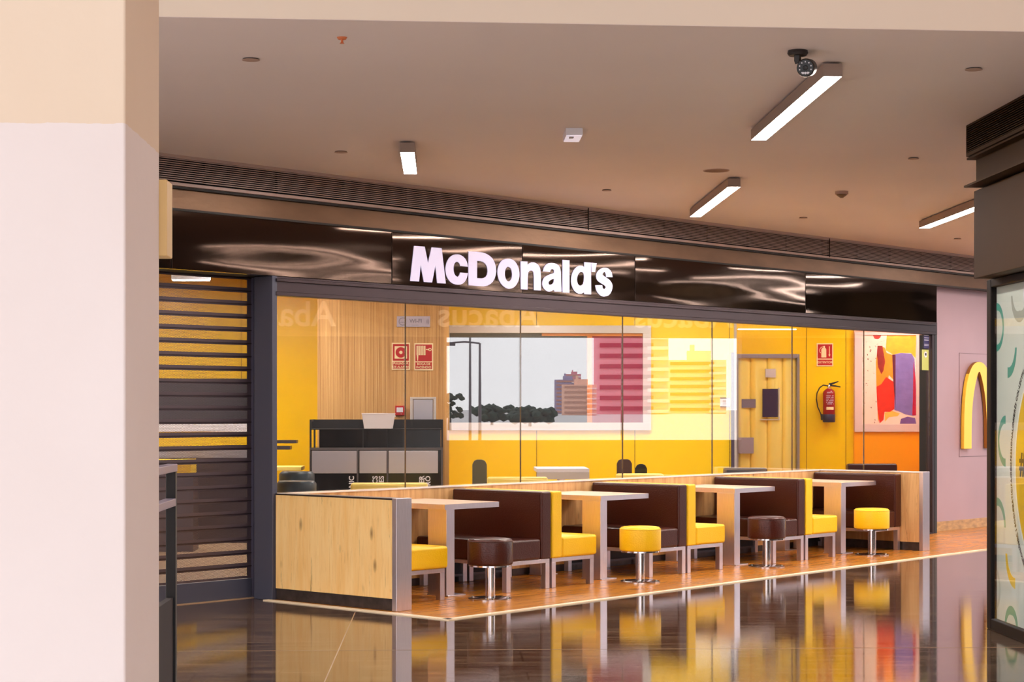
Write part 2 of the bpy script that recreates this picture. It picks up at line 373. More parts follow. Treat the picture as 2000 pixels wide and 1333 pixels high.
GLYPHS=[
 ('M',[[(1.524,2.77),(1.646,2.772),(1.686,2.638),(1.729,2.771),(1.847,2.772),(1.897,2.482),(1.796,2.481),(1.773,2.627),(1.733,2.483),(1.638,2.482),(1.599,2.623),(1.58,2.483),(1.478,2.482)]]),
 ('c',[[(2.168,2.637),(2.158,2.665),(2.152,2.679),(2.144,2.69),(2.136,2.7),(2.125,2.708),(2.113,2.716),(2.098,2.722),(2.081,2.728),(2.062,2.732),(2.043,2.733),(2.024,2.732),(2.005,2.729),(1.987,2.724),(1.969,2.716),(1.954,2.707),(1.94,2.697),(1.929,2.684),(1.918,2.671),(1.91,2.657),(1.904,2.641),(1.9,2.625),(1.897,2.609),(1.897,2.593),(1.9,2.577),(1.904,2.561),(1.91,2.546),(1.918,2.533),(1.929,2.52),(1.94,2.509),(1.954,2.5),(1.968,2.493),(1.984,2.487),(2.001,2.483),(2.018,2.481),(2.035,2.48),(2.053,2.48),(2.07,2.482),(2.086,2.486),(2.1,2.491),(2.114,2.499),(2.126,2.507),(2.137,2.518),(2.146,2.53),(2.155,2.548),(2.168,2.583),(2.075,2.583),(2.067,2.568),(2.062,2.56),(2.058,2.555),(2.052,2.551),(2.041,2.544),(2.024,2.55),(2.015,2.554),(2.009,2.559),(2.004,2.565),(1.999,2.572),(1.996,2.58),(1.993,2.588),(1.991,2.596),(1.99,2.604),(1.99,2.612),(1.99,2.62),(1.991,2.628),(1.994,2.637),(1.997,2.644),(2.0,2.651),(2.005,2.657),(2.011,2.662),(2.017,2.666),(2.023,2.669),(2.029,2.671),(2.035,2.671),(2.04,2.67),(2.046,2.669),(2.053,2.666),(2.059,2.662),(2.064,2.658),(2.068,2.654),(2.071,2.648),(2.075,2.638)]]),
 ('D',[[(2.176,2.765),(2.283,2.769),(2.344,2.767),(2.394,2.76),(2.436,2.746),(2.472,2.726),(2.499,2.696),(2.517,2.656),(2.522,2.619),(2.515,2.585),(2.501,2.555),(2.479,2.527),(2.449,2.506),(2.41,2.49),(2.365,2.482),(2.316,2.481),(2.262,2.481),(2.176,2.482)],[(2.28,2.694),(2.331,2.693),(2.36,2.687),(2.385,2.675),(2.403,2.657),(2.413,2.633),(2.415,2.609),(2.408,2.584),(2.394,2.566),(2.372,2.554),(2.341,2.548),(2.28,2.547)]]),
 ('o',[[(2.653,2.732),(2.671,2.734),(2.69,2.735),(2.708,2.734),(2.725,2.731),(2.742,2.726),(2.757,2.719),(2.771,2.71),(2.784,2.699),(2.795,2.687),(2.805,2.673),(2.813,2.657),(2.819,2.64),(2.822,2.623),(2.823,2.606),(2.822,2.588),(2.817,2.571),(2.811,2.555),(2.802,2.539),(2.791,2.525),(2.778,2.512),(2.764,2.501),(2.747,2.491),(2.73,2.484),(2.71,2.479),(2.691,2.476),(2.672,2.477),(2.653,2.48),(2.634,2.487),(2.616,2.495),(2.601,2.504),(2.586,2.515),(2.574,2.528),(2.563,2.542),(2.555,2.557),(2.548,2.573),(2.543,2.591),(2.541,2.608),(2.542,2.625),(2.545,2.642),(2.551,2.658),(2.558,2.672),(2.566,2.685),(2.577,2.697),(2.588,2.707),(2.602,2.716),(2.617,2.723),(2.634,2.728)],[(2.674,2.666),(2.679,2.666),(2.685,2.665),(2.692,2.663),(2.699,2.66),(2.706,2.657),(2.712,2.652),(2.716,2.646),(2.721,2.639),(2.724,2.632),(2.726,2.624),(2.728,2.617),(2.729,2.61),(2.73,2.603),(2.729,2.595),(2.728,2.586),(2.725,2.578),(2.722,2.57),(2.719,2.563),(2.714,2.556),(2.708,2.551),(2.703,2.546),(2.697,2.543),(2.692,2.54),(2.686,2.539),(2.681,2.538),(2.675,2.539),(2.668,2.541),(2.662,2.544),(2.656,2.548),(2.65,2.554),(2.645,2.56),(2.641,2.568),(2.638,2.576),(2.635,2.584),(2.633,2.592),(2.633,2.601),(2.633,2.609),(2.634,2.617),(2.635,2.625),(2.638,2.633),(2.641,2.64),(2.645,2.646),(2.649,2.652),(2.654,2.656),(2.658,2.66),(2.663,2.663),(2.668,2.665)]]),
 ('n',[[(2.84,2.722),(2.929,2.725),(2.929,2.696),(2.963,2.714),(2.987,2.721),(3.014,2.722),(3.04,2.718),(3.067,2.707),(3.087,2.691),(3.1,2.67),(3.108,2.614),(3.11,2.481),(3.016,2.48),(3.016,2.592),(3.011,2.635),(3.002,2.645),(2.987,2.65),(2.969,2.649),(2.953,2.643),(2.94,2.631),(2.933,2.589),(2.931,2.481),(2.843,2.48)]]),
 ('a',[[(3.137,2.651),(3.151,2.685),(3.167,2.703),(3.19,2.718),(3.219,2.728),(3.253,2.732),(3.288,2.732),(3.323,2.726),(3.35,2.715),(3.369,2.697),(3.38,2.663),(3.383,2.61),(3.385,2.559),(3.39,2.485),(3.294,2.482),(3.289,2.498),(3.252,2.483),(3.227,2.478),(3.2,2.479),(3.175,2.487),(3.152,2.501),(3.137,2.517),(3.129,2.537),(3.131,2.559),(3.142,2.584),(3.165,2.604),(3.2,2.618),(3.234,2.63),(3.286,2.644),(3.29,2.663),(3.285,2.672),(3.266,2.68),(3.246,2.673),(3.238,2.666),(3.232,2.651)],[(3.291,2.594),(3.253,2.585),(3.232,2.576),(3.217,2.566),(3.211,2.555),(3.217,2.539),(3.24,2.538),(3.256,2.542),(3.273,2.55),(3.284,2.564)]]),
 ('l',[[(3.406,2.768),(3.5,2.769),(3.5,2.48),(3.406,2.479)]]),
 ('d',[[(3.711,2.765),(3.804,2.765),(3.807,2.479),(3.711,2.477),(3.708,2.494),(3.668,2.479),(3.637,2.477),(3.601,2.485),(3.571,2.501),(3.548,2.525),(3.533,2.552),(3.526,2.581),(3.528,2.614),(3.539,2.65),(3.558,2.68),(3.585,2.704),(3.615,2.721),(3.647,2.73),(3.675,2.731),(3.711,2.72)],[(3.709,2.635),(3.703,2.662),(3.687,2.673),(3.67,2.676),(3.651,2.673),(3.634,2.662),(3.618,2.645),(3.609,2.625),(3.605,2.602),(3.609,2.582),(3.618,2.565),(3.633,2.554),(3.653,2.55),(3.673,2.554),(3.693,2.566),(3.705,2.593)]]),
 ('apostrophe',[[(3.812,2.766),(3.888,2.766),(3.864,2.685),(3.819,2.683)]]),
 ('s',[[(4.119,2.651),(4.106,2.69),(4.087,2.711),(4.058,2.726),(4.025,2.732),(3.988,2.73),(3.954,2.721),(3.921,2.705),(3.898,2.687),(3.884,2.666),(3.881,2.645),(3.888,2.625),(3.903,2.609),(3.926,2.598),(3.954,2.587),(3.986,2.577),(4.008,2.568),(4.024,2.555),(4.003,2.534),(3.982,2.539),(3.973,2.548),(3.967,2.57),(3.869,2.565),(3.883,2.522),(3.903,2.499),(3.931,2.481),(3.962,2.47),(3.995,2.468),(4.028,2.473),(4.061,2.483),(4.087,2.501),(4.106,2.526),(4.116,2.551),(4.118,2.574),(4.108,2.595),(4.087,2.615),(4.061,2.63),(4.028,2.641),(4.001,2.652),(3.97,2.665),(3.976,2.681),(3.986,2.688),(4.008,2.695),(4.02,2.679),(4.025,2.667),(4.028,2.648)]]),
]
MO = dict(loc=(CX, CY, 0), rz=RZ)

# ================================================================ setting: mall shell
o = struct(obj('floor', prism(BM(), [(-8, 8.9), (14.2, 8.9), (14.2, 30), (-8, 30)], -0.1, 0.0), M['floor'], **MO))
# long expansion joint and one cross joint set in the tiles
o = struct(obj('trim_1', join(bx(-0.636, -0.629, 8.9, 13.45, 0.0, 0.0008), bx(-3, 3.5, 11.333, 11.337, 0.0, 0.0008)), mat('joint filler', srgb(150, 122, 90), 0.4), **MO))
pave = mat('pale pavement outside', srgb(200, 194, 188), 0.9, var=0.08, vscale=0.3)
bm = BM(); s_ = 2500
prism(bm, [(-s_, -s_), (s_, -s_), (s_, s_), (-s_, s_)], -0.3, -0.02)
struct(obj('ground', bm, pave))
# ceiling starts flush with the front beam's lower edge
bl = lambda x: 8.945 + 0.0485*x
struct(obj('ceiling', prism(BM(), [(-8, bl(-8)), (14.2, bl(14.2)), (14.2, 32), (-8, 32)], 3.27, 3.45), M['ceiling'], **MO))
struct(obj('wall_front', prism(BM(), [(-8, bl(-8)-.002), (14.2, bl(14.2)-.002), (14.2, bl(14.2)+.5), (-8, bl(-8)+.5)], 3.272, 6.0), M['beam_paint'], **MO))
# unseen roof added over the camera's side to keep sky light off the pillar
struct(obj('ceiling_shade', bx(-9, 15, -7, 8.3, 6.0, 6.3), M['beam_paint'], **MO))
struct(obj('wall_shade', bx(5.5, 6.0, 0.5, 8.9, 0, 6.0), mat('tan bounce wall', srgb(206, 152, 104), 0.85), **MO))  # unseen wall added to darken the pillar's side and bounce warm light
# pillar
struct(obj('wall_pillar', bx(-2.9, -0.835, 5.0, 5.585, 0, 6.0), M['pillar'], bevel=0.008, **MO))
t = thing('junction_box', 'small cream box fixed behind the edge of the white foreground pillar', 'box', mloc(-0.95, 5.65, 1.89), RZ)
obj('housing', bx(-.15, .137, -.062, .05, 0, .225), mat('cream yellow plastic', srgb(226, 190, 128), 0.5), t, bevel=0.004)
obj('lid', bx(-.13, .125, .05, .056, .015, .21), mat('cream lid', srgb(232, 200, 142), 0.5), t)
# far right: mall end wall with openings to the street, shop lettering over them
GW = mat('light mall wall', srgb(190, 184, 186), 0.8)
GD = mat('dark mall column', srgb(26, 22, 26), 0.6)
struct(obj('wall_right', bx(14.0, 14.3, 8, 24, 2.58, 3.27), mat('yellow grey lintel', srgb(150, 132, 92), 0.7), **MO))
for i, (a, b) in enumerate(((8.0, 9.0), (12.2, 16.55), (21.25, 25.0))):
    struct(obj('wall_right_pier', bx(14.0, 14.4, a, b, 0, 3.27), GD, **MO))
struct(obj('wall_right_sill', bx(14.05, 14.3, 9, 21.3, 0, 0.95), GD, **MO))
struct(obj('wall_left', bx(-8.3, -8, 15.5, 25, 0, 3.27), GW, **MO))
for i, (my_, sz, lb) in enumerate(((14.0, .55, 'cream shop lettering over the far street opening, the one nearest the poster kiosk'), (17.2, .55, 'cream shop lettering over the middle of the far street opening'), (20.3, .55, 'cream shop lettering over the far street opening, nearest the restaurant'))):
    b_ = text_bm('Abacus', sz, 0.01, off=0.008)
    # letters face the hall (towards -x of the mall grid)
    xf(b_, rz=-math.pi/2)
    o = obj('shop_lettering', b_, mat('cream letters', srgb(240, 232, 200), 0.5), loc=mloc(13.985, my_, 2.91), rz=RZ)
    tag(o, lb, 'sign')

# ================================================================ street outside (seen mirrored in the shop glass)
def tower(name, mid, w, h, col, label, floors=0, az=None, depth=None, stripes=None):
    r = thing(name, label, 'building', (mid[0], mid[1], 0), az)
    d = depth or w
    obj('wall', bx(-w/2, w/2, 0, d, 0, h), mat(label[:20], col, 0.8), r)
    if floors:
        fh = h/floors; sb = mat('dark window band', stripes or srgb(96, 30, 46), 0.5)
        for k in range(floors): obj('window_band', bx(-w*.30, w*.42, -w*.03, 0.02*w, fh*(k+.35), fh*(k+.75)), sb, r)
        pb = mat('pale balcony slabs', srgb(232, 214, 206), 0.7)
        for k in range(floors): obj('balcony', bx(-w*.5, -w*.22, -w*.10, 0, fh*(k+.10), fh*(k+.42)), pb, r)
    bm = bx(-w*.25, w*.15, d*.3, d*.6, h, h+w*.16); box(bm, w*.02, w*.1, d*.3, d*.5, h+w*.16, h+w*.26)
    obj('roof_house', bm, mat('roof house', col, 0.8), r)
    return r
# depths keep the blocks clear of one another
CM = Vector((-9.507, 10.671, 0))     # the camera mirrored in the glass, only used to turn the fronts
def street(p, R):
    v = Vector((p[0]-CM.x, p[1]-CM.y, 0)).normalized(); q = CM + v*R
    return (q.x, q.y), math.atan2(v.y, v.x) - math.pi/2
for nm, p, w, h, col, lb, fl, R, sc in (
    ('apartment_tower', (61.74, -44.6), 3.53, 7.2, srgb(236, 170, 176), 'tall red brick apartment tower across the street, the highest one', 12, 560, 90),
    ('apartment_block', (80.06, -54.07), 3.51, 4.29, srgb(246, 214, 190), 'cream apartment block beside the tall red tower, striped with windows', 7, 640, 110),
    ('apartment_building', (105.86, -85.29), 1.91, 3.79, srgb(170, 160, 186), 'grey narrow apartment building left of the terracotta one across the street', 9, 600, 150),
    ('apartment_house', (83.32, -65.5), 2.21, 3.0, srgb(240, 190, 166), 'low terracotta apartment house across the street', 6, 460, 120),
    ('apartment_highrise', (113.94, -91.25), 1.3, 4.42, srgb(214, 140, 150), 'brick highrise peeking above the low terracotta house', 10, 760, 160)):
    q, az = street(p, R); k = R/sc
    tower(nm, q, w*k, (h-1.44)*k+1.44, col, lb, fl, az, stripes=srgb(136, 54, 70) if 'red' in lb else srgb(190, 140, 120))
for (p, R, h, lb) in (((41.97, -36.78), 70, 4.6, 'tall street lamp, leftmost in the mirrored street'), ((42.21, -36.51), 62, 3.6, 'short street lamp with a long arm in the mirrored street'), ((45.69, -32.57), 70, 4.2, 'double headed street lamp in front of the red tower')):
    q, az = street(p, R)
    r = thing('street_lamp', lb, 'street lamp', (q[0], q[1], 0), az)
    obj('post', lathe(BM(), [(0, 0), (.06, 0), (.035, h), (0, h)], 8), M['steel_dark'], r)
    bm = tube(BM(), [(0, 0, h), (.5, 0, h+.05), (1.1, 0, h)], .03, 6)
    obj('arm', bm, M['steel_dark'], r); obj('lamp_head', bx(.8, 1.4, -.12, .12, h-.08, h), M['steel_dark'], r)
def tree(p, R, h, w, lb):
    q, az = street(p, R); r = thing('street_tree', lb, 'tree', (q[0], q[1], 0), az)
    obj('trunk', lathe(BM(), [(0, 0), (.14, 0), (.09, h*.6), (0, h*.6)], 8), mat('bark', srgb(70, 56, 44), 0.9), r)
    bm = BM(); rnd = random.Random(int(R*10+h*100))
    for k in range(60):
        a = rnd.uniform(0, 6.28); rr = rnd.uniform(0, w/2); z = rnd.uniform(h*.35, h)
        bmesh.ops.create_icosphere(bm, subdivisions=1, radius=rnd.uniform(.12, .3)*w*.5, matrix=Matrix.Translation((rr*math.cos(a), rr*math.sin(a), z)) @ Matrix.Diagonal((1, 1, rnd.uniform(.5, .9), 1)))
    obj('crown', bm, mat('dark foliage', srgb(40, 58, 44), 0.9), r)
tree((34.2, -30.5), 130, 2.5, 2.0, 'dark street tree at the far left of the mirrored street')
tree((35.1, -29.5), 175, 1.6, 4.0, 'low dark street tree behind the street canopy')
tree((35.9, -28.6), 160, 1.5, 4.0, 'low dark street tree left of the apartment houses')

# ================================================================ shop front (facade along x at y=0)
struct(obj('wall_back_right', join(bx(10.16, 11.2, 0.0, 0.03, 0, 2.90), bx(11.2, 14.5, 0, .25, 0, 2.90)), M['mauve']))
bm = bx(11.06, 12.45, -.004, 0.0, .868, .872); box(bm, 11.06, 12.45, -.004, 0, 2.113, 2.117); box(bm, 11.058, 11.062, -.004, 0, .87, 2.115)
struct(obj('trim_2', bm, M['mauve_line']))
struct(obj('baseboard_right', bx(10.16, 14.5, -.02, 0.0, 0, .115), M['travertine']))
struct(obj('trim_3', bx(10.162, 10.185, -.012, 0, .1, 2.88), M['black']))
# steel beam running above the whole front
bm = bx(-3.6, 14.5, -.13, .12, 2.885, 3.03)
fl = box(bx(-3.6, 14.5, -.2, -.1, 2.868, 2.8845), -3.6, 14.5, -.17, -.1, 3.0305, 3.047)
o = obj('steel_beam', bm, M['bronze']); obj('flange', bx(-3.6, 14.5, -.2, -.1, 2.868, 2.8845), mat('shadow toned steel flange', srgb(34, 26, 24), .6), o); obj('flange', bx(-3.6, 14.5, -.17, -.1, 3.0305, 3.047), mat('shadow toned flange', srgb(30, 22, 20), .6), o); fl.free(); tag(o, 'long weathered bronze steel beam above the dark sign band', 'beam')  # flanges coloured near black to draw the shadow lines along the beam
# louvre grille
t = thing('ventilation_grille', 'long grey louvred air grille between ceiling and bronze beam', 'grille', (0, 0, 3.06))
bm = bx(-3.6, 14.5, -.19, -.16, .185, .21); box(bm, -3.6, 14.5, -.19, -.16, -.012, .012)
obj('frame', bm, M['grille'], t, bevel=.002)
for k in range(11):
    z = .024 + k*.0152
    bm = BM(); vs = [(-.188, z), (-.150, z+.004), (-.150, z+.009), (-.188, z+.0066)]
    a = [bm.verts.new((-3.6, y, zz)) for y, zz in vs]; b = [bm.verts.new((14.5, y, zz)) for y, zz in vs]
    bm.faces.new(a); bm.faces.new(b[::-1])
    for i in range(4): bm.faces.new((a[i], b[i], b[(i+1) % 4], a[(i+1) % 4]))
    obj('blade', bm, M['grille'], t)
for k in range(26): obj('stiffener', bx(-3.4+k*.7, -3.396+k*.7, -.148, -.12, .01, .186), M['void'], t)
obj('duct', bx(-3.6, 14.5, -.10, -.06, 0, .2), M['void'], t)
for x in (3.78-.0, 7.85, ): obj('joint_cover', bx(x, x+.012, -.193, -.16, 0, .2), M['void'], t)

# dark sign band in separate panels
seams = [-3.4, -.95, 1.274, 2.87, 4.464, 7.371, 10.158]
labs = ['plain dark sign band panel above the shutter, outermost left', 'dark sign band panel left of the white shop name', 'dark sign band panel carrying the first half of the white shop name',
        'dark sign band panel carrying the second half of the white shop name', 'dark glossy sign band panel right of the shop name', 'light reflecting glossy sign band panel at the far right end']
for i in range(6):
    a, b = seams[i]+.004, seams[i+1]-.004
    bm = bx(0, b-a, 0, .05, 0, .419)
    o = obj('fascia_panel', bm, M['fascia'], loc=(a, -.2, 2.447), bevel=.003); tag(o, labs[i], 'panel', 'sign band panels above the shop front')
struct(obj('wall_sign_backing', bx(-3.6, 10.158, -.148, .2, 2.449, 2.872), M['black']))
# shop name
t = thing('shop_sign', 'large white shop name letters on the dark band', 'sign', (1.474, -.2, 2.40))
for nm, loops in GLYPHS:
    L = [[(x-1.474, z-2.40) for x, z in lp] for lp in loops]
    obj('letter', outline_bm(L, -.007, -.001), M['sign_white'], t)
# glazing frame
bm = bx(0.0, 10.158, -.205, -.12, 2.30, 2.447); struct(obj('window_frame', bm, M['frame_brown'], bevel=.006))
struct(obj('window_frame_lip', bx(0.03, 10.1, -.225, -.205, 2.405, 2.43), M['frame_brown'], bevel=.004))
struct(obj('window_frame_lip', bx(0.03, 10.1, -.215, -.205, 2.30, 2.33), M['frame_brown'], bevel=.004))
struct(obj('window_frame_post', bx(-.004, .045, -.208, .0, 0, 2.447), M['anthracite'], bevel=.004))
struct(obj('window_frame_post', bx(10.05, 10.10, -.2, -.12, 0, 2.30), M['frame_brown'], bevel=.004))
struct(obj('window_frame_post', bx(10.105, 10.158, -.2, .0, 0, 2.30), M['black']))
gx = [.045, 1.467, 2.89, 4.325, 5.75, 7.176, 8.603, 10.05]
for i in range(7):
    struct(obj('window_%d' % (i+1), bx(gx[i]+.003, gx[i+1]-.003, -.165, -.155, .02, 2.30), M['glass']))
    if i: struct(obj('window_joint', bx(gx[i]-.0016, gx[i]+.0016, -.167, -.153, .02, 2.30), mat('dark glazing seal', srgb(80, 54, 30), 0.6)))
struct(obj('window_frame_sill', bx(.045, 10.05, -.2, -.12, 0, .02), M['frame_brown']))
# stickers on the right end of the glass
t = tag(obj('window_sticker', bx(0, .125, -.002, 0, 0, .155), [M['black']], loc=(9.91, -.166, 2.14)), 'navy and white striped sticker at top right corner of the glass', 'sticker')
for k, (z0, z1) in enumerate(((.145, .152), (.118, .124), (.092, .1), (.03, .034), (.045, .05))): obj('printed_line', bx(.01, .11, -.0035, -.002, z0, z1), M['white'], t)
t.data.materials[0] = mat('navy print', srgb(40, 34, 92), 0.4)
t = tag(obj('window_sticker', bx(0, .15, -.002, 0, 0, .235), mat('lime sticker', srgb(196, 200, 110), 0.5), loc=(9.87, -.166, 1.89)), 'lime green notice under the navy sticker on the glass', 'sticker')
obj('white_disc', lathe(BM(), [(0, -.004), (.035, -.004), (.035, -.002), (0, -.002)], 20, (.08, 0, .18), axis='y'), M['white'], t)
obj('dark_mark', bx(.065, .095, -.006, -.004, .168, .196), M['dark_under'], t)

# roller shutter at the left
t = thing('roller_shutter', 'perforated roller shutter, closed, left of the shop window', 'shutter', (0.073, .10, 0))
for k in range(24):
    z = .168 + k*.1
    obj('slat', bx(-3.35, -.02, 0, .004, -.018, .082), M['perf'], t, loc=(0, 0, z))
    obj('hinge_rib', bx(-3.35, -.02, -.005, 0, .0705, .0785), M['frame_brown'], t, loc=(0, 0, z))
obj('bottom_rail', bx(-3.35, -.021, -.012, .02, .003, .148), M['anthracite'], t, bevel=.004)
obj('guide_rail', bx(-.02, .0, -.03, .05, 0, 2.446), mat('guide rail metal', srgb(84, 80, 98), 0.4, 0.4), t)
struct(obj('wall_shutter_return', bx(.075, .11, -.119, .125, 0, 2.447), M['anthracite']))
struct(obj('trim_9', bx(.046, .074, -.05, .06, 0, 2.446), M['anthracite'], bevel=.004))
struct(obj('wall_left_pier', bx(-3.7, -3.32, -.2, .3, 0, 3.06), M['anthracite']))

# golden arches on the mauve wall
t = thing('wall_emblem', 'golden yellow double arch emblem on the mauve wall', 'emblem', (11.08, 0, .965))
def arch(x0, x1, w, H):
    n = 28; xc = (x0+x1)/2; out = []; inn = []
    for i in range(n+1):
        a = math.pi*(1 - i/n); ca, sa = math.cos(a), math.sin(a)
        e = .62
        out.append((xc + (x1-x0)/2*math.copysign(abs(ca)**.85, ca), H*abs(sa)**e))
        hw = (x1-x0)/2 - w
        inn.append((xc + (hw)*math.copysign(abs(ca)**.85, ca)*(.42+.58*(1-abs(sa)**3)), (H-.12)*abs(sa)**.7))
    return out, inn
for x0 in (0.0, .60):
    out, inn = arch(x0, x0+.77, .19, 1.05)
    pts = out + inn[::-1]
    bm = BM(); vprism(bm, pts, -.055, -.012)
    bm.normal_update()
    for f in bm.faces: f.material_index = 0 if abs(f.normal.y) > .5 or f.calc_center_median().x < x0+.12 else 1  # inner sides get a darker colour that stands for their shading
    obj('arch', bm, [M['arch'], M['arch_shaded']], t, bevel=.004)
obj('mounting_plate', bx(.03, .15, -.013, 0, .02, .3), M['arch_shaded'], t); obj('mounting_plate', bx(1.22, 1.34, -.013, 0, .02, .3), M['arch_shaded'], t)

# ================================================================ booth platform floor
struct(obj('floor_platform', prism(BM(), [(-.03, -.2), (-.085, -2.08), (8.3, -1.76), (13.6, -1.60), (13.6, -.02), (10.1, -.02), (10.1, -.21), (-.02, -.21)], 0, .006), M['plank']))
def strip(pts, w, z0, z1, m, name):
    bm = BM()
    for (a, b) in zip(pts, pts[1:]):
        a, b = Vector(a), Vector(b); d = (b-a).normalized(); n = Vector((-d.y, d.x))*w/2
        e = d*w/2
        prism(bm, [tuple(a-n-e), tuple(b-n+e), tuple(b+n+e), tuple(a+n-e)], z0, z1)
    return struct(obj(name, bm, m))
strip([(-.03, -.19), (-.085, -2.10), (8.25, -1.80), (13.6, -1.62)], .055, 0, .0075, M['trim_strip'], 'trim_4')

# ---------------------------------------------------------------- booth partitions
PH = .80; FZ = .007
t = thing('booth_partition', 'pale knotty oak end partition at the left end, steel edged', 'partition', (.04, -1.49, FZ))
obj('panel', bx(-.02, .085, .025, 1.27, .085, PH-.012), M['oak'], t)
obj('plinth', bx(-.012, .08, .025, 1.27, 0, .085), M['plinth'], t)
obj('edge_post', bx(-.03, .125, -.02, .025, 0, PH), M['steel'], t, bevel=.003)
obj('top_cap', bx(-.024, .09, .025, 1.27, PH-.012, PH), M['steel_dark'], t, bevel=.002)
t = thing('booth_partition', 'oak end partition at the far right end behind the last stool', 'partition', (7.60, -1.43, FZ))
obj('panel', bx(0, .1, .025, 1.2, .085, PH-.012), M['oak_shaded'], t)
obj('plinth', bx(.01, .09, .025, 1.2, 0, .085), M['plinth'], t)
obj('edge_post', bx(-.005, .13, -.02, .025, 0, PH), M['steel'], t, bevel=.003)
obj('top_cap', bx(-.004, .11, .025, 1.2, PH-.012, PH), M['cap'], t, bevel=.002)
t = thing('booth_partition', 'long low oak partition running behind all the booths', 'partition', (.13, -.22, FZ))
obj('panel', bx(0, 7.57, -.005, .015, .06, PH-.014), M['oak_shaded'], t)
obj('plinth', bx(0, 7.57, 0, .015, 0, .06), M['plinth'], t)
obj('top_cap', bx(-.09, 7.58, -.012, .022, PH-.014, PH), M['cap'], t, bevel=.002)

# ---------------------------------------------------------------- benches: seam at x=0, the seat reaches to -x
def bench(name, label, m, sgn, depth=.56, back=.125, L=.97, H=.775, loc=(0, 0, 0)):
    """origin: back seam, front end (towards the hall); bench extends +y"""
    t = thing(name, label, 'bench', loc, 0, 'leatherette booth benches')
    X = lambda a, b: (min(sgn*a, sgn*b), max(sgn*a, sgn*b))
    obj('seat', bx(*X(back+.003, depth), 0, L, .238, .405), m, t, bevel=.022, seg=4)
    bt = obj('backrest', bx(*X(.004, back), 0, L, .238, H), m, t, bevel=.014, seg=4)
    # welt seams along the edges of the backrest
    xw = sgn*(back+.001)
    obj('seam', tube(BM(), [(xw, .018, .41), (xw, .018, H-.018), (xw, L-.018, H-.018)], .0025, 6), m, bt)
    fr = bx(*X(.012, depth-.03), .012, .045, .206, .238)
    box(fr, *X(.012, depth-.03), L-.045, L-.012, .206, .238); box(fr, *X(.012, .045), .045, L-.045, .206, .238); box(fr, *X(depth-.063, depth-.03), .045, L-.045, .206, .238)
    obj('frame', fr, M['steel'], t, bevel=.002)
    for a in (.012, depth-.078):
        for y in (.012, L-.06): obj('leg', bx(*X(a, a+.048), y, y+.048, 0, .206), M['steel'], t, bevel=.002)
    obj('stretcher', bx(*X(.03, depth-.06), L-.045, L-.025, .05, .068), M['steel_dark'], t)
    obj('under_board', bx(*X(.05, depth-.07), L-.03, L-.02, .068, .206), M['dark_under'], t)
    return t
Y0 = -1.205
seams_x = [2.075, 3.91, 5.80]
where = ['first', 'second', 'third']
bench('booth_bench', 'yellow bench against the left end partition, its front corner showing beside the first table', M['yellow_leather'], 1, depth=.70, back=.12, loc=(.172, Y0, FZ))
for i, x in enumerate(seams_x):
    bench('booth_bench', 'dark brown bench back facing the %s table from the left' % where[i], M['brown_leather'], -1, loc=(x-.002, Y0, FZ))
    bench('booth_bench', 'yellow bench back to back with the %s brown bench from the left' % where[i], M['yellow_leather'], 1, depth=.575, loc=(x+.004, Y0+.0, FZ))
bench('booth_bench', 'dark brown bench against the far right end partition', M['brown_leather'], -1, loc=(7.595, Y0, FZ))

# ---------------------------------------------------------------- tables
def table(x, label, w=.62, legx=0.0):
    t = thing('booth_table', label, 'table', (x, -1.045, FZ), 0, 'steel edged booth tables')
    obj('tabletop', bx(.004, w-.004, .004, .80, .668, .706), M['table_top'], t, bevel=.001)
    e = bx(0, w, 0, .004, .664, .7045); box(e, 0, .004, .004, .80, .664, .7045); box(e, w-.004, w, .004, .80, .664, .7045)
    obj('edge_band', e, M['steel'], t)
    obj('leg', bx(legx, legx+.09, .004, .20, .008, .664), M['steel'], t, bevel=.002)
    obj('leg', bx(legx, legx+.09, .66, .79, .008, .664), M['steel'], t, bevel=.002)
    obj('foot_plate', bx(legx, legx+.2, -.012, .21, 0, .008), M['steel'], t, bevel=.001)
    obj('foot_plate', bx(legx, legx+.2, .64, .80, 0, .008), M['steel'], t, bevel=.001)
    return t
table(1.0, 'steel edged table nearest the left end partition', legx=.022)
table(2.90, 'steel edged table beside the second stool from the left', w=.66)
table(4.86, 'steel edged table beside the third stool from the left', w=.66)
table(6.70, 'steel edged table nearest the far right end partition', w=.66)

# ---------------------------------------------------------------- stools
def stool(x, y, m, label, grp):
    t = thing('stool', label, 'stool', (x, y, FZ), 0, grp)
    r = .172
    pr = [(0, .262), (r-.012, .262), (r-.003, .268), (r, .278), (r, .43), (r-.004, .446), (r-.016, .457), (r-.03, .460), (0, .461)]
    s = obj('seat', lathe(BM(), pr, 48), m, t, smooth=True)
    obj('seam', lathe(BM(), [(r-.002, .437), (r+.0015, .439), (r+.0015, .442), (r-.002, .444)], 48), m, s, smooth=True)
    obj('seat_plate', lathe(BM(), [(0, .250), (r-.01, .250), (r-.01, .262), (0, .262)], 48), M['chrome'], t, smooth=True)
    obj('column', lathe(BM(), [(0, .012), (.038, .012), (.038, .25), (0, .25)], 28), M['chrome'], t, smooth=True)
    obj('base_plate', lathe(BM(), [(0, 0), (.165, 0), (.165, .008), (.158, .012), (0, .012)], 48), M['chrome'], t, smooth=True)
    for k in range(4):
        a = k*math.pi/2 + .5
        obj('bolt', lathe(BM(), [(0, .012), (.009, .012), (.007, .021), (0, .022)], 10, (.135*math.cos(a), .135*math.sin(a), 0)), M['screw'], t, smooth=True)
    return t
stool(1.10, -1.42, M['brown_leather'], 'round dark brown stool nearest the left, by the first table', 'round pedestal stools')
stool(2.98, -1.40, M['yellow_leather'], 'round yellow stool between the two brown stools', 'round pedestal stools')
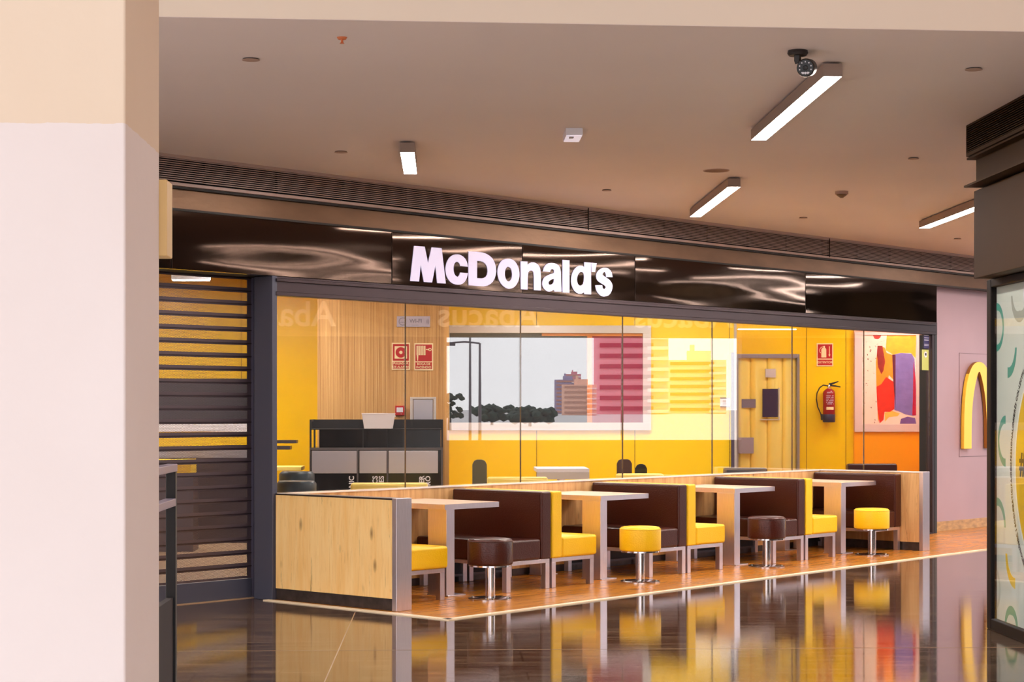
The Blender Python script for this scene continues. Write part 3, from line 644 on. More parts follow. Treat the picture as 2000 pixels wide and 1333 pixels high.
stool(4.94, -1.34, M['brown_leather'], 'round dark brown stool in front of the third table', 'round pedestal stools')
stool(6.78, -1.34, M['yellow_leather'], 'round yellow stool nearest the far right end partition', 'round pedestal stools')

# ================================================================ restaurant interior (mall grid)
def mthing(name, label, cat, x, y, z, group=None): return thing(name, label, cat, mloc(x, y, z), RZ, group)
struct(obj('wall_back', bx(-6, 3.45, 22.5, 22.8, 0, 3.0), M['yellow'], **MO))
struct(obj('wall_back_recess', bx(3.45, 6.7, 24.6, 24.8, 0, 3.0), M['yellow'], **MO))
struct(obj('wall_inner_return', bx(3.42, 3.5, 22.8, 24.6, 0, 3.0), M['yellow'], **MO))
struct(obj('wall_inner_left', bx(-6.2, -6, 12, 22.6, 0, 3.0), M['yellow'], **MO))
struct(obj('wall_inner_right', bx(6.6, 6.7, 23.3, 24.6, 0, 3.0), M['orange'], **MO))
bm = BM()
for x in (-3.9, -2.4, 1.095, 2.267, 3.40): box(bm, x-.003, x+.003, 22.496, 22.5, 0, 3)
for x in (3.752, 4.727, 5.246): box(bm, x-.003, x+.003, 24.596, 24.6, 0, 3)
struct(obj('trim_5', bm, mat('panel joint', srgb(90, 60, 10), 0.7), **MO))
struct(obj('wall_orange', bx(5.347, 6.6, 24.56, 24.6, 0, 1.16), M['orange'], **MO))
struct(obj('wall_pink', bx(5.347, 6.6, 24.565, 24.6, 1.16, 3.0), mat('salmon wall panel', srgb(232, 170, 150), 0.5), **MO))
struct(obj('ceiling_shop', prism(BM(), [(-6, 12.2), (-3.94, 11.88), (5.48, 21.83), (6.65, 23.07), (6.65, 24.7), (3.5, 24.7), (3.5, 22.6), (-6, 22.6)], 3.0, 3.04), mat('warm shop ceiling', srgb(225, 190, 120), 0.8), **MO))
struct(obj('floor_shop', prism(BM(), [(-6, 12.2), (-3.94, 11.88), (5.48, 21.83), (6.65, 23.07), (6.65, 24.6), (3.5, 24.6), (3.5, 22.5), (-6, 22.5)], .0, .004), mat('beige shop floor tile', srgb(170, 140, 110), 0.35, var=0.05), **MO))
panel_labels = []
k = 0
for (x, y, w_, d_, lb) in ((-3.6, 20.0, .6, 2.2, 'behind the shutter'), (-2.1, 19.6, .6, 2.2, 'left of the waste station'), (-.4, 17.4, .6, 1.2, 'in front of the waste station'),
                     (1.2, 20.2, .6, 2.0, 'above the silver framed picture'), (2.9, 20.9, .6, 1.4, 'above the recess corner'), (4.3, 22.9, .5, 1.0, 'in front of the fire extinguisher'), (6.0, 23.6, .5, 1.2, 'in front of the abstract painting')):
    t = mthing('added_ceiling_panel', 'added ceiling panel light inside the shop %s' % lb, 'ceiling light', x, y, 2.96, 'added panel lights in the shop ceiling')  # panels added to brighten the shop interior
    obj('frame', join(join(bx(-w_/2-.03, w_/2+.03, -d_/2-.03, -d_/2, -.012, .04), bx(-w_/2-.03, w_/2+.03, d_/2, d_/2+.03, -.012, .04)), join(bx(-w_/2-.03, -w_/2, -d_/2, d_/2, -.012, .04), bx(w_/2, w_/2+.03, -d_/2, d_/2, -.012, .04))), M['white'], t)
    obj('diffuser', bx(-w_/2, w_/2, -d_/2, d_/2, 0, .02), M['shop_glow'], t)
# veneer clad volume
struct(obj('wall_veneer', bx(-1.369, 0.0, 20.5, 22.5, 0, 3.0), M['veneer'], **MO))
struct(obj('trim_6', bx(0.0, .05, 20.5, 22.49, 0, 3.0), mat('warm oak edge', srgb(214, 160, 92), 0.5), **MO))

def plate(name, label, cat, x0, x1, z0, z1, y, m, th=.012, group=None, bev=.002):
    t = mthing(name, label, cat, (x0+x1)/2, y, z0, group)
    w_, h_ = x1-x0, z1-z0
    return t, w_, h_, obj('plate', bx(-w_/2, w_/2, -th, 0, 0, h_), m, t, bevel=bev)
def lettering(parent, s, size, x, z, y, m, off=.0, rot=0.0, name='lettering', align='CENTER', space=1.0):
    b_ = text_bm(s, size, .0006, align, off, space); xf(b_, (x, y, z), ry=-rot)
    return obj(name, b_, m, parent)
# WI-FI plaque
t, w_, h_, p_ = plate('wifi_plaque', 'small grey metal plaque reading WI-FI on the veneer wall', 'sign', -.514, -.155, 2.331, 2.447, 20.5, mat('plaque metal', srgb(176, 164, 178), 0.35, 0.5))
PD = mat('plaque engraving', srgb(110, 104, 124), 0.5)
lettering(t, 'WI-FI', .058, .025, h_/2+.004, -.0135, PD, .001); lettering(t, 'ZONA GRATIS', .012, .02, .018, -.0135, PD)
bm = BM()
def ring(bm, cx_, cz_, r0, r1, a0, a1, y0, y1, n=24):
    pts = [(cx_+r1*math.cos(a0+(a1-a0)*i/n), cz_+r1*math.sin(a0+(a1-a0)*i/n)) for i in range(n+1)] + [(cx_+r0*math.cos(a1-(a1-a0)*i/n), cz_+r0*math.sin(a1-(a1-a0)*i/n)) for i in range(n+1)]
    for i in range(n):
        q = [pts[i], pts[i+1], pts[2*n-i], pts[2*n+1-i]]; vprism(bm, q, y0, y1)
    return bm
ring(bm, -.115, h_/2, .036, .043, .3, 5.98, -.0145, -.012)
for k in range(3): ring(bm, .125, h_/2, .012+.013*k, .018+.013*k, -.8, .8, -.0145, -.012, 8)
for s in (-.012, .008): ring(bm, -.115+s, h_/2-.014, .007, .012, 0, math.pi, -.0145, -.012, 8)
obj('symbols', bm, PD, t)
# fire signs
def firesign(x0, x1, z0, z1, y, label, lines, kind):
    t, w_, h_, p_ = plate('fire_sign', label, 'sign', x0, x1, z0, z1, y, M['cream'], .008)
    cut = h_*.28
    obj('red_field', bx(-w_*.44, w_*.44, -.0095, -.008, h_*.335, h_*.955), M['sign_red'], t)
    obj('caption_field', bx(-w_*.44, w_*.44, -.0095, -.008, h_*.05, h_*.295), M['sign_red'], t)
    for i, s in enumerate(lines):
        zz = h_*.172 if len(lines) == 1 else h_*(.235-.125*i)
        lettering(t, s, w_*.165 if len(lines) > 1 else w_*.19, 0, zz, -.0105, M['cream'], .0006)
    bm = BM(); cz = h_*.645
    if kind == 'alarm':
        box(bm, -w_*.34, w_*.34, -.011, -.0095, cz-w_*.34, cz+w_*.34)
        obj('pictogram', bm, M['cream'], t)
        obj('pictogram_button', lathe(BM(), [(0, -.0125), (w_*.29, -.0125), (w_*.29, -.011), (0, -.011)], 30, (0, 0, cz), axis='y'), M['sign_red'], t)
        obj('pictogram_dot', lathe(BM(), [(0, -.014), (w_*.09, -.014), (w_*.09, -.0125), (0, -.0125)], 20, (0, 0, cz), axis='y'), M['cream'], t)
    elif kind == 'hose':
        for k in range(5): box(bm, -w_*.38+k*w_*.1, -w_*.38+k*w_*.1+w_*.075, -.011, -.0095, cz-w_*.12, cz+w_*.38)
        vprism(bm, [(-w_*.37, cz-.12*w_), (-w_*.28, cz-.12*w_), (-w_*.30, cz-.42*w_), (-w_*.34, cz-.42*w_)], -.011, -.0095)
        box(bm, w_*.12, w_*.3, -.011, -.0095, cz+w_*.16, cz+w_*.2); ring(bm, w_*.33, cz+w_*.18, w_*.05, w_*.085, 0, 6.283, -.011, -.0095)
        obj('pictogram', bm, M['cream'], t)
    else:
        vprism(bm, [(-w_*.22, cz-.36*w_), (w_*.08, cz-.36*w_), (w_*.08, cz+.12*w_), (w_*.02, cz+.22*w_), (-w_*.16, cz+.22*w_), (-w_*.22, cz+.12*w_)], -.011, -.0095)
        box(bm, -w_*.10, w_*.0, -.011, -.0095, cz+.22*w_, cz+.34*w_); ring(bm, -w_*.1, cz+w_*.06, w_*.21, w_*.24, 1.6, 3.9, -.011, -.0095, 10)
        box(bm, w_*.25, w_*.29, -.011, -.0095, cz-w_*.2, cz+w_*.32); vprism(bm, [(w_*.21, cz-.18*w_), (w_*.33, cz-.18*w_), (w_*.27, cz-.32*w_)], -.011, -.0095)
        obj('pictogram', bm, M['cream'], t)
    return t
firesign(-.569, -.371, 1.866, 2.159, 20.5, 'red fire sign with a round button, captioned PULSADOR DE ALARMA', ['PULSADOR', 'DE ALARMA'], 'alarm')
firesign(-.326, -.122, 1.861, 2.154, 20.5, 'red fire sign with a hose symbol, captioned BOCA DE INCENDIO', ['BOCA DE', 'INCENDIO'], 'hose')
firesign(4.861, 5.077, 2.002, 2.303, 24.6, 'red fire sign above the extinguisher, captioned EXTINTOR', ['EXTINTOR'], 'ext')
# alarm call point
t = mthing('alarm_call_point', 'small red alarm call point below the fire signs', 'alarm', -.481, 20.5, 1.374)
obj('housing', bx(-.05, .05, -.05, 0, 0, .105), M['sign_red'], t, bevel=.006)
obj('window', bx(-.034, .034, -.054, -.05, .035, .085), M['white'], t); obj('key_slot', bx(.01, .02, -.053, -.05, .012, .02), M['screw'], t)
# steel wall hatch
t = mthing('wall_hatch', 'brushed steel hatch on the veneer wall right of the alarm', 'hatch', -.23, 20.5, 1.20)
w_, h_ = .282, .373
obj('frame', join(join(bx(-w_/2, w_/2, -.02, 0, h_-.022, h_), bx(-w_/2, w_/2, -.02, 0, 0, .022)), join(bx(-w_/2, -w_/2+.03, -.02, 0, .022, h_-.022), bx(w_/2-.03, w_/2, -.02, 0, .022, h_-.022))), M['frame_silver'], t, bevel=.002)
obj('door', bx(-w_/2+.036, w_/2-.036, -.014, 0, .026, h_-.028), M['alu'], t, bevel=.002)
# waste station
t = mthing('waste_station', 'black waste sorting station with three steel flaps', 'waste station', -.70, 19.6, 0)
obj('cabinet', bx(-.69, .686, 0, .62, .0, 1.045), M['black_gloss'], t, bevel=.004)
bm = BM()
for a in (-.69, -.198, .11, .672): box(bm, a-.006 if a > -.6 else a, a+.01, -.012, 0, .1, 1.045)
box(bm, -.69, .686, -.012, 0, 1.02, 1.045)
obj('face_frame', bm, mat('grey edge', srgb(96, 90, 92), 0.4, 0.4), t)
for (a, b) in ((-.667, -.204), (-.177, .103), (.124, .594+.04)):
    f = obj('flap', bx(a, b, -.012, .0, .779, 1.012), M['alu'], t, bevel=.003)
WL = M['white']
for s, x in (('ORGÀNIC', -.256), ('PLÀSTICS', -.013), ('LLAUNES', .052), ('PAPER', .468), ('CARTRÓ', .532)):
    lettering(t, s, .072, x, .752, -.0015, WL, .0016, math.pi/2, 'bin_lettering', 'RIGHT')
bm = bx(-.69, .686, .3, .32, 1.24, 1.334); box(bm, -.69, .686, .0, .62, 1.228, 1.24)
obj('shelf', bm, M['black'], t)
bm = BM()
for a in (-.69, .666): box(bm, a, a+.02, .0, .02, 1.045, 1.334); box(bm, a, a+.02, .6, .62, 1.045, 1.334); box(bm, a, a+.02, .02, .6, 1.315, 1.334)
for a in (-.145, .105): box(bm, a, a+.008, .01, .03, 1.045, 1.228)
obj('uprights', bm, M['black'], t)
obj('back_panel', bx(-.63, .66, .60, .615, 1.045, 1.33), M['black_gloss'], t)
# tub on the station
t = mthing('plastic_tub', 'white plastic tub standing on the waste station', 'tub', -.682, 19.68, 1.2405)
bm = BM(); prof = [(.145, .09, 0), (.168, .11, .148), (.172, .114, .15), (.172, .114, .158), (.160, .104, .158), (.137, .083, .008)]
rings = [[bm.verts.new((sx_*a, sy_*b, z)) for sx_, sy_ in ((-1, -1), (1, -1), (1, 1), (-1, 1))] for a, b, z in prof]
for A_, B_ in zip(rings, rings[1:]):
    for i in range(4): bm.faces.new((A_[i], A_[(i+1) % 4], B_[(i+1) % 4], B_[i]))
bm.faces.new(rings[0][::-1]); bm.faces.new(rings[-1])
obj('body', bm, M['white'], t, bevel=.006)
obj('handle', bx(.166, .176, -.03, .03, .12, .135), M['white'], t)
# silver framed picture: dark on the left, crimson to the right
t = mthing('framed_picture', 'wide dark and crimson picture in a silver frame on the yellow wall', 'picture', 1.256, 22.5, 1.19)
w_, h_ = 2.40, 1.247
fr = bx(-w_/2, w_/2, -.05, 0, h_-.092, h_); box(fr, -w_/2, w_/2, -.05, 0, 0, .092); box(fr, w_/2-.098, w_/2, -.05, 0, .092, h_-.092); box(fr, -w_/2, -w_/2+.006, -.05, 0, .092, h_-.092)
obj('frame', fr, M['frame_silver'], t, bevel=.003)
obj('picture_surface', bx(-w_/2+.006, .50, -.02, -.002, .092, h_-.092), mat('near black gloss print', srgb(16, 12, 26), 0.35), t)
obj('crimson_field', bx(.50, w_/2-.098, -.02, -.002, .092, h_-.125), M['art_red'], t)
obj('orange_stripe', join(bx(-.1, w_/2-.098, -.022, -.0205, h_-.125, h_-.092), bx(.44, .50, -.022, -.0205, .092, h_-.092)), mat('orange print', srgb(200, 110, 20), 0.4), t)
# doorway zone
t = mthing('shop_door', 'shiny yellow lined sliding door with a dark glass pane', 'door', 4.195, 24.6, 0)
obj('jamb', bx(-.425, -.38, -.12, 0, 0, 2.16), M['alu'], t); obj('jamb', bx(.39, .42, -.12, 0, 0, 2.16), M['alu'], t)
obj('header', bx(-.38, .39, -.12, -.0, 2.105, 2.16), mat('violet grey header', srgb(170, 158, 172), 0.3, 0.6), t, bevel=.004)
YG = mat('pale gold gloss', srgb(248, 224, 124), 0.12, 0.12)
bm = BM()
xs = [(-.38, .17), (-.21, .22), (.01, .20), (.21, .18)]
for a, w2 in xs:
    n = 10; A_ = []; B_ = []
    for i in range(n+1):
        th = math.pi*i/n; A_.append((a+w2/2-w2/2*math.cos(th), -.02-.05*math.sin(th)))
    prism(bm, A_, 0.01, 2.105)
obj('leaf', bm, YG, t, smooth=True)
obj('dark_pane', bx(-.06, .142, -.095, -.06, 1.34, 1.707), mat('dark pane', srgb(60, 46, 74), 0.15), t, bevel=.002)
obj('pane_frame', join(bx(-.09, .165, -.09, -.055, 1.30, 1.312), bx(.152, .165, -.09, -.055, 1.312, 1.72)), M['frame_silver'], t)
obj('label_plate', bx(-.33, -.148, -.085, -.06, 1.46, 1.574), mat('grey notice', srgb(120, 110, 130), 0.4), t)
obj('label_plate', bx(-.395, -.18, -.12, -.06, .865, 1.073), mat('grey violet notice', srgb(150, 140, 160), 0.4), t)
obj('label_plate', bx(-.02, .115, -.09, -.06, 1.855, 1.968), mat('pale notice', srgb(200, 190, 196), 0.4), t)
obj('soffit_glow', bx(-.375, .39, -.06, -.03, 2.475, 2.49), emit('dim strip', (1, .95, .8, 1), 3.0), t)  # soffit underside given emission to draw its bright line
t, w_, h_, p_ = plate('door_notice', 'small white notice with dark edges left of the gold door', 'notice', 3.285, 3.405, 1.464, 1.58, 22.49, M['white'], .01)
obj('dark_edge', join(bx(-w_/2, w_/2, -.012, -.01, h_-.012, h_), bx(-w_/2, w_/2, -.012, -.01, 0, .012)), M['black'], t)
bm = BM()
for k in range(4): box(bm, -.03, .03, -.0115, -.01, .035+k*.014, .040+k*.014)
obj('printed_lines', bm, M['steel_dark'], t)
struct(obj('trim_7', bx(3.415, 3.45, 22.44, 22.5, 0, 2.12), mat('dark violet jamb', srgb(70, 58, 78), 0.4), **MO))
struct(obj('trim_8', bx(3.45, 3.475, 22.44, 22.5, 0, 3.0), M['frame_silver'], **MO))
# extinguisher
t = mthing('fire_extinguisher', 'dark red fire extinguisher hanging on the yellow wall', 'fire extinguisher', 5.003, 24.50, 1.27)
obj('cylinder', lathe(BM(), [(0, .075), (.072, .075), (.079, .085), (.079, .38), (.072, .405), (.045, .43), (.018, .445), (0, .445)], 32), M['ext_red'], t, smooth=True)
obj('foot_ring', lathe(BM(), [(0, 0), (.072, 0), (.081, .012), (.082, .10), (.0795, .105), (0, .105)], 32), mat('dark blue boot', srgb(46, 40, 70), 0.4), t, smooth=True)
obj('valve', lathe(BM(), [(0, .44), (.02, .44), (.022, .475), (.012, .49), (0, .49)], 16), M['chrome'], t, smooth=True)
obj('hose', tube(BM(), [(-.015, -.01, .475), (-.08, -.03, .485), (-.13, -.04, .45), (-.165, -.04, .38), (-.172, -.04, .3), (-.155, -.04, .2), (-.12, -.045, .12), (-.10, -.05, .06)], .0085, 10), M['black'], t, smooth=True)
obj('nozzle', tube(BM(), [(-.108, -.048, .11), (-.10, -.05, .03)], .015, 10), M['black'], t, smooth=True)
bm = vprism(BM(), [(0, .485), (.03, .485), (.12, .525), (.125, .54), (.02, .512), (0, .512)], -.012, .012); vprism(bm, [(0, .47), (.1, .462), (.15, .455), (.15, .468), (.08, .485), (0, .49)], -.012, .012)
obj('lever', bm, M['black'], t, bevel=.002)
def on_cyl(b_, r):     # wrap flat lettering around the cylinder front
    for v in b_.verts:
        a = v.co.x/r; v.co.x, v.co.y = r*math.sin(a), -r*math.cos(a) + v.co.y
    return b_
b_ = BM(); box(b_, -.045, .045, -.0012, 0, .165, .198)
b2 = BM()
for i in range(12): box(b2, -.05+i*.0084, -.05+(i+1)*.0084, -.0012, 0, .165, .2)
obj('label', on_cyl(b2, .0796), M['cream'], t)
b_ = text_bm('EXTINTOR', .017, .0005); xf(b_, (0, -.0005, .385)); on_cyl(b_, .0796); obj('lettering', b_, M['white'], t)
b_ = BM()
for r_ in range(6):
    for i in range(8):
        if (i*7+r_*5) % 6: box(b_, -.052+i*.013, -.052+i*.013+.011, -.001, 0, .235+r_*.021, .245+r_*.021)
obj('label_print', on_cyl(b_, .0796), mat('label print', srgb(196, 168, 190), 0.5), t)
obj('bracket', bx(-.02, .02, .07, .099, .3, .36), M['steel_dark'], t)
# abstract painting
t = mthing('abstract_painting', 'abstract painting of red, yellow and violet shapes in a pale frame', 'painting', 5.82, 24.56, 1.145)
w_, h_ = .945, 1.299
fr = bx(-w_/2, w_/2, -.03, 0, h_-.035, h_); box(fr, -w_/2, w_/2, -.03, 0, 0, .10); box(fr, -w_/2, -w_/2+.095, -.03, 0, .10, h_-.035); box(fr, w_/2-.135, w_/2, -.03, 0, .10, h_-.035)
obj('frame', fr, mat('pale pink grey frame', srgb(226, 196, 190), 0.5), t, bevel=.003)
x0, z0 = -w_/2+.095, .10; cw, chh = .716, 1.165
P = lambda u, v: (x0+u*cw, z0+(1-v)*chh)     # u,v on the canvas from top left
obj('canvas', bx(x0, x0+cw, -.015, 0, z0, z0+chh), mat('cream canvas', srgb(244, 216, 196), 0.7, var=0.06, vscale=6), t)
def paint(pts, col, y=-.0165, rough=.5): return obj('paint_shape', vprism(BM(), [P(u, v) for u, v in pts], y, -.015), mat('paint', col, rough, var=0.12, vscale=14), t)
paint([(.2, 0), (.36, 0), (.34, .03), (.3, .045), (.24, .04)], srgb(190, 20, 10))
paint([(.46, 0), (1, 0), (.99, .26), (.9, .2), (.7, .2), (.58, .22), (.5, .19), (.44, .17)], srgb(255, 176, 40), -.0162)
paint([(.3, .12), (.42, .14), (.46, .2), (.6, .23), (.58, .5), (.5, .45), (.44, .62), (.36, .66), (.34, .9), (.3, .98), (.27, .6), (.26, .3)], srgb(255, 150, 24), -.0165)
paint([(.29, .12), (.38, .12), (.43, .3), (.4, .4), (.36, .44), (.3, .36), (.28, .22)], srgb(150, 30, 20), -.0172)
paint([(.27, .58), (.36, .55), (.45, .47), (.6, .53), (.6, .83), (.52, .86), (.42, .86), (.4, .95), (.33, .99), (.29, .84), (.28, .7)], srgb(226, 44, 16), -.0175)
paint([(.58, .22), (.72, .2), (.92, .21), (.97, .27), (1.0, .6), (1.0, .9), (.94, .905), (.8, .89), (.7, .86), (.6, .84), (.6, .4)], srgb(130, 110, 176), -.0178)
paint([(.56, .22), (.62, .22), (.62, .84), (.58, .52)], srgb(96, 10, 44), -.0184)
paint([(.95, .3), (.99, .5), (1.0, .9), (.93, .9), (.94, .7)], srgb(186, 0, 56), -.0184)
paint([(.72, .94), (.84, .915), (.98, .93), (1.0, .995), (.7, .995)], srgb(120, 84, 150), -.0178)
paint([(.42, .87), (.56, .85), (.7, .88), (.66, .91), (.5, .92), (.43, .97)], srgb(255, 190, 80), -.0170)
rnd = random.Random(3); bm = BM()
for k in range(46):
    u, v = (rnd.uniform(.01, .27), rnd.choice([rnd.uniform(0, .3), rnd.uniform(.3, 1)])) if k < 30 else (rnd.uniform(.2, .56), rnd.uniform(.05, .45))
    a, b = P(u, v); s1, s2 = rnd.uniform(.002, .016), rnd.uniform(.003, .024)
    vprism(bm, [(a, b), (a+s1, b-s2*.4), (a+s1*.7, b-s2), (a-s1*.4, b-s2*.6)], -.0160, -.015)
obj('paint_specks', bm, mat('dark speck paint', srgb(110, 30, 24), 0.6), t)
# interior furniture glimpsed above the booths
def simple_table(x, y, w_, d_, z, m, label):
    t = mthing('shop_table', label, 'table', x, y, 0)
    obj('tabletop', bx(-w_/2, w_/2, -d_/2, d_/2, z-.04, z), m, t, bevel=.004)
    obj('leg', lathe(BM(), [(0, .01), (.04, .01), (.04, z-.04), (0, z-.04)], 16), M['steel'], t); obj('foot_plate', lathe(BM(), [(0, 0), (.22, 0), (.22, .01), (0, .01)], 24), M['steel'], t)
    return t
t = simple_table(1.22, 19.8, .54, .7, .83, M['white'], 'white table inside the shop below the silver framed picture')
obj('apron', bx(-.27, .27, -.35, -.33, .72, .79), M['frame_silver'], t)
def chair(x, y, m, label, top=.92, w_=.15, rz=0):
    t = thing('shop_chair', label, 'chair', mloc(x, y, 0), RZ+rz)
    bm = BM(); vprism(bm, [(-w_/2, .66), (w_/2, .66), (w_/2, top-.05), (w_/2-.02, top-.012), (w_/2-.05, top), (-w_/2+.05, top), (-w_/2+.02, top-.012), (-w_/2, top-.05)], 0, .03)
    obj('backrest', bm, m, t, bevel=.006); obj('seat', lathe(BM(), [(0, .60), (.16, .60), (.17, .62), (.16, .65), (0, .66)], 24, (0, -.15, 0)), m, t, smooth=True)
    for a in (-.1, .1):
        for b in (-.25, -.05): obj('leg', tube(BM(), [(a, b, .6), (a*1.3, b*1.1, 0)], .011, 8), M['steel'], t, smooth=True)
    return t
G2 = mat('grey chair shell', srgb(92, 86, 62), 0.45)
chair(.36, 19.4, G2, 'grey round-backed chair inside the shop, left of the white table', .925, .15)
chair(2.0, 21.0, mat('dark brown chair shell', srgb(70, 40, 24), 0.4), 'dark chair inside the shop, right of the white table', .885, .17)
chair(2.14, 20.55, M['black_gloss'], 'small black chair back beside the dark brown chair', .845, .13)
def shop_bench(x, y, w_, z, m, label):
    t = mthing('shop_bench', label, 'bench', x, y, 0)
    obj('seat', bx(-w_/2, w_/2, -.5, -.12, .25, .42), m, t, bevel=.02, seg=3); obj('backrest', bx(-w_/2, w_/2, -.12, 0, .25, z), m, t, bevel=.025, seg=3)
    for a in (-w_/2+.04, w_/2-.08):
        for b in (-.45, -.08): obj('leg', bx(a, a+.04, b, b+.04, 0, .25), M['steel'], t)
    return t
YL = mat('pale yellow leatherette', srgb(240, 214, 110), 0.45)
shop_bench(.72, 18.75, .60, .772, YL, 'pale yellow bench top inside the shop below the grey chair')
shop_bench(2.05, 19.9, .50, .765, YL, 'pale yellow bench top inside the shop below the black chair')
shop_bench(-.50, 17.3, .70, .772, YL, 'pale yellow bench top in front of the waste station')
shop_bench(5.30, 23.4, .62, .765, M['brown_leather'], 'dark brown bench top below the abstract painting')
shop_bench(3.45, 21.7, .50, .768, M['dark_leather'], 'dark bench top in front of the gold door')
def pouf(x, y, r, z, label):
    t = mthing('shop_stool', label, 'stool', x, y, 0)
    obj('seat', lathe(BM(), [(0, z-.17), (r-.01, z-.17), (r, z-.155), (r, z-.03), (r-.02, z-.005), (0, z)], 36), M['dark_leather'], t, smooth=True)
    obj('column', lathe(BM(), [(0, .01), (.03, .01), (.03, z-.17), (0, z-.17)], 16), M['steel'], t, smooth=True); obj('base_plate', lathe(BM(), [(0, 0), (.2, 0), (.2, .012), (0, .012)], 24), M['steel'], t)
pouf(-1.42, 18.3, .17, .845, 'dark blue grey stool behind another one left of the waste station')
pouf(-1.33, 17.1, .18, .80, 'dark blue grey stool nearest the glass left of the waste station')
simple_table(-1.68, 20.2, .36, .5, .835, YL, 'pale yellow small table against the yellow wall at the window\'s left end')
t = mthing('wall_shelf', 'dark stepped wall shelf at the left end of the window', 'shelf', -1.76, 21.2, 1.02)
obj('board', bx(-.2, .11, 0, .25, .04, .075), M['steel_dark'], t); obj('board', bx(-.2, .04, 0, .25, -.03, .01), M['steel_dark'], t); obj('upright', bx(-.2, -.17, 0, .25, -1.02, .04), M['steel_dark'], t)
# seen through the shutter: service counter and menu board
t = mthing('menu_board', 'wide dark menu board behind the roller shutter', 'board', -2.95, 21.0, 1.31)
obj('panel', bx(-1.3, .86, 0, .08, 0, .47), M['black'], t, bevel=.004); obj('support', join(bx(-1.2, -1.14, .02, .06, -1.306, 0), bx(.7, .76, .02, .06, -1.306, 0)), M['black'], t)
t = mthing('service_counter', 'white and yellow banded service counter behind the roller shutter', 'counter', -2.95, 20.4, 0)
obj('worktop', bx(-1.4, .85, 0, .5, 1.20, 1.295), M['white'], t); obj('yellow_band', bx(-1.4, .85, .02, .5, 1.04, 1.20), M['yellow'], t)
obj('steel_band', bx(-1.4, .85, .02, .5, .92, 1.04), M['alu'], t); obj('base', bx(-1.4, .85, .04, .5, 0, .92), M['steel_dark'], t)
t = mthing('counter_box', 'yellow box in front of the counter behind the shutter', 'box', -2.8, 19.2, 0); obj('body', bx(-.35, .25, 0, .4, 0, .93), M['yellow'], t, bevel=.005); obj('base', bx(-.37, .27, -.01, .41, 0, .75), M['steel_dark'], t)
t = mthing('linear_lamp', 'white linear lamp seen through the top of the shutter', 'ceiling light', -2.66, 20.0, 2.80); obj('housing', bx(-.2, .2, -.05, .05, 0, .2), M['white'], t); obj('diffuser', bx(-.19, .19, -.045, .045, -.01, 0), M['shop_glow'], t)

# ================================================================ ceiling fittings of the mall
def linear_lamp(x, y0, y1, label, sections=1):
    t = mthing('linear_ceiling_lamp', label, 'ceiling light', x, y0, 3.19, 'linear lamps on the mall ceiling')
    L = y1-y0; w2 = .05
    obj('housing', join(bx(-w2, w2, 0, L, .006, .068), join(bx(-w2, -w2+.004, 0, L, 0, .006), join(bx(w2-.004, w2, 0, L, 0, .006), join(bx(-w2, w2, 0, .004, 0, .006), bx(-w2, w2, L-.004, L, 0, .006))))), M['lamp_body'], t, bevel=.0015)
    for k in range(sections):
        a = L*k/sections + .006; b = L*(k+1)/sections - .006
        obj('diffuser', bx(-w2+.004, w2-.004, a, b, -.001, .005), M['lamp_glow'], t)
    for k in range(sections):
        for f in (.2, .8): obj('mounting_clip', bx(-.03, .03, L*(k+f)/sections-.03, L*(k+f)/sections+.03, .068, .08), M['lamp_body'], t)
linear_lamp(2.04, 9.885, 12.245, 'longest linear ceiling lamp, two sections, beside the security camera', 2)
linear_lamp(-.252, 12.915, 14.095, 'short linear ceiling lamp nearest the left above the shop name')
linear_lamp(2.278, 14.83, 17.15, 'linear ceiling lamp in the middle above the sign band')
linear_lamp(4.63, 15.80, 18.14, 'linear ceiling lamp partly hidden behind the dark kiosk at right')
for i_, x_ in enumerate((7.2, 9.8, 12.4)):  # unseen lamps added to light the hall and streak the sign band
    for j_, y_ in enumerate((13.2, 16.4, 19.6)):
        linear_lamp(x_, y_, y_+2.34, 'added unseen linear ceiling lamp behind the kiosk, %s row %s' % (('nearest the kiosk,', 'middle,', 'nearest the street,')[i_], ('front', 'middle', 'rear')[j_]), 2)
for i_, (x_, y_) in enumerate(((-2.9, 9.9), (-5.2, 9.9), (-5.2, 12.6))):  # more lamps added out of view to brighten the hall
    linear_lamp(x_, y_, y_+2.34, 'added linear ceiling lamp hidden behind the white pillar, %s one' % ('nearest', 'outer', 'rear')[i_], 2)
t = mthing('emergency_light', 'small white square emergency light on the ceiling', 'emergency light', .844, 12.44, 3.22)
obj('housing', bx(-.055, .055, -.155, .155, .004, .05), M['white'], t, bevel=.003); obj('lens', bx(-.05, .05, -.15, .15, 0, .004), M['em_glow'], t); obj('led', bx(-.03, .0, -.1, -.04, -.004, 0), M['steel_dark'], t)
for (x, y, r, lb) in ((-1.009, 9.927, .046, 'round ceiling cover near the top left of the ceiling'), (-.733, 13.469, .046, 'round ceiling cover left of the short linear lamp'), (1.351, 15.745, .04, 'round ceiling cover between the two middle linear lamps'),
                      (2.839, 10.072, .046, 'round ceiling cover in the dark ceiling corner right of the longest lamp'), (3.412, 13.677, .04, 'round ceiling cover left of the kiosk grille'), (3.419, 17.946, .04, 'round ceiling cover below the smoke detector'), (5.487, 20.09, .04, 'round ceiling cover right above the grille at the right')):
    t = mthing('sprinkler_cover', lb, 'ceiling cover', x, y, 3.262, 'round sprinkler covers')
    obj('cap', lathe(BM(), [(0, 0), (r, 0), (r, .003), (0, .003)], 28), M['cover'], t); obj('rim', lathe(BM(), [(r*.55, .003), (r*.9, .003), (r*.9, .008), (r*.55, .008)], 28), M['void'], t)
t = mthing('ceiling_speaker', 'flat round ceiling speaker above the middle linear lamp', 'speaker', 2.079, 14.434, 3.265)
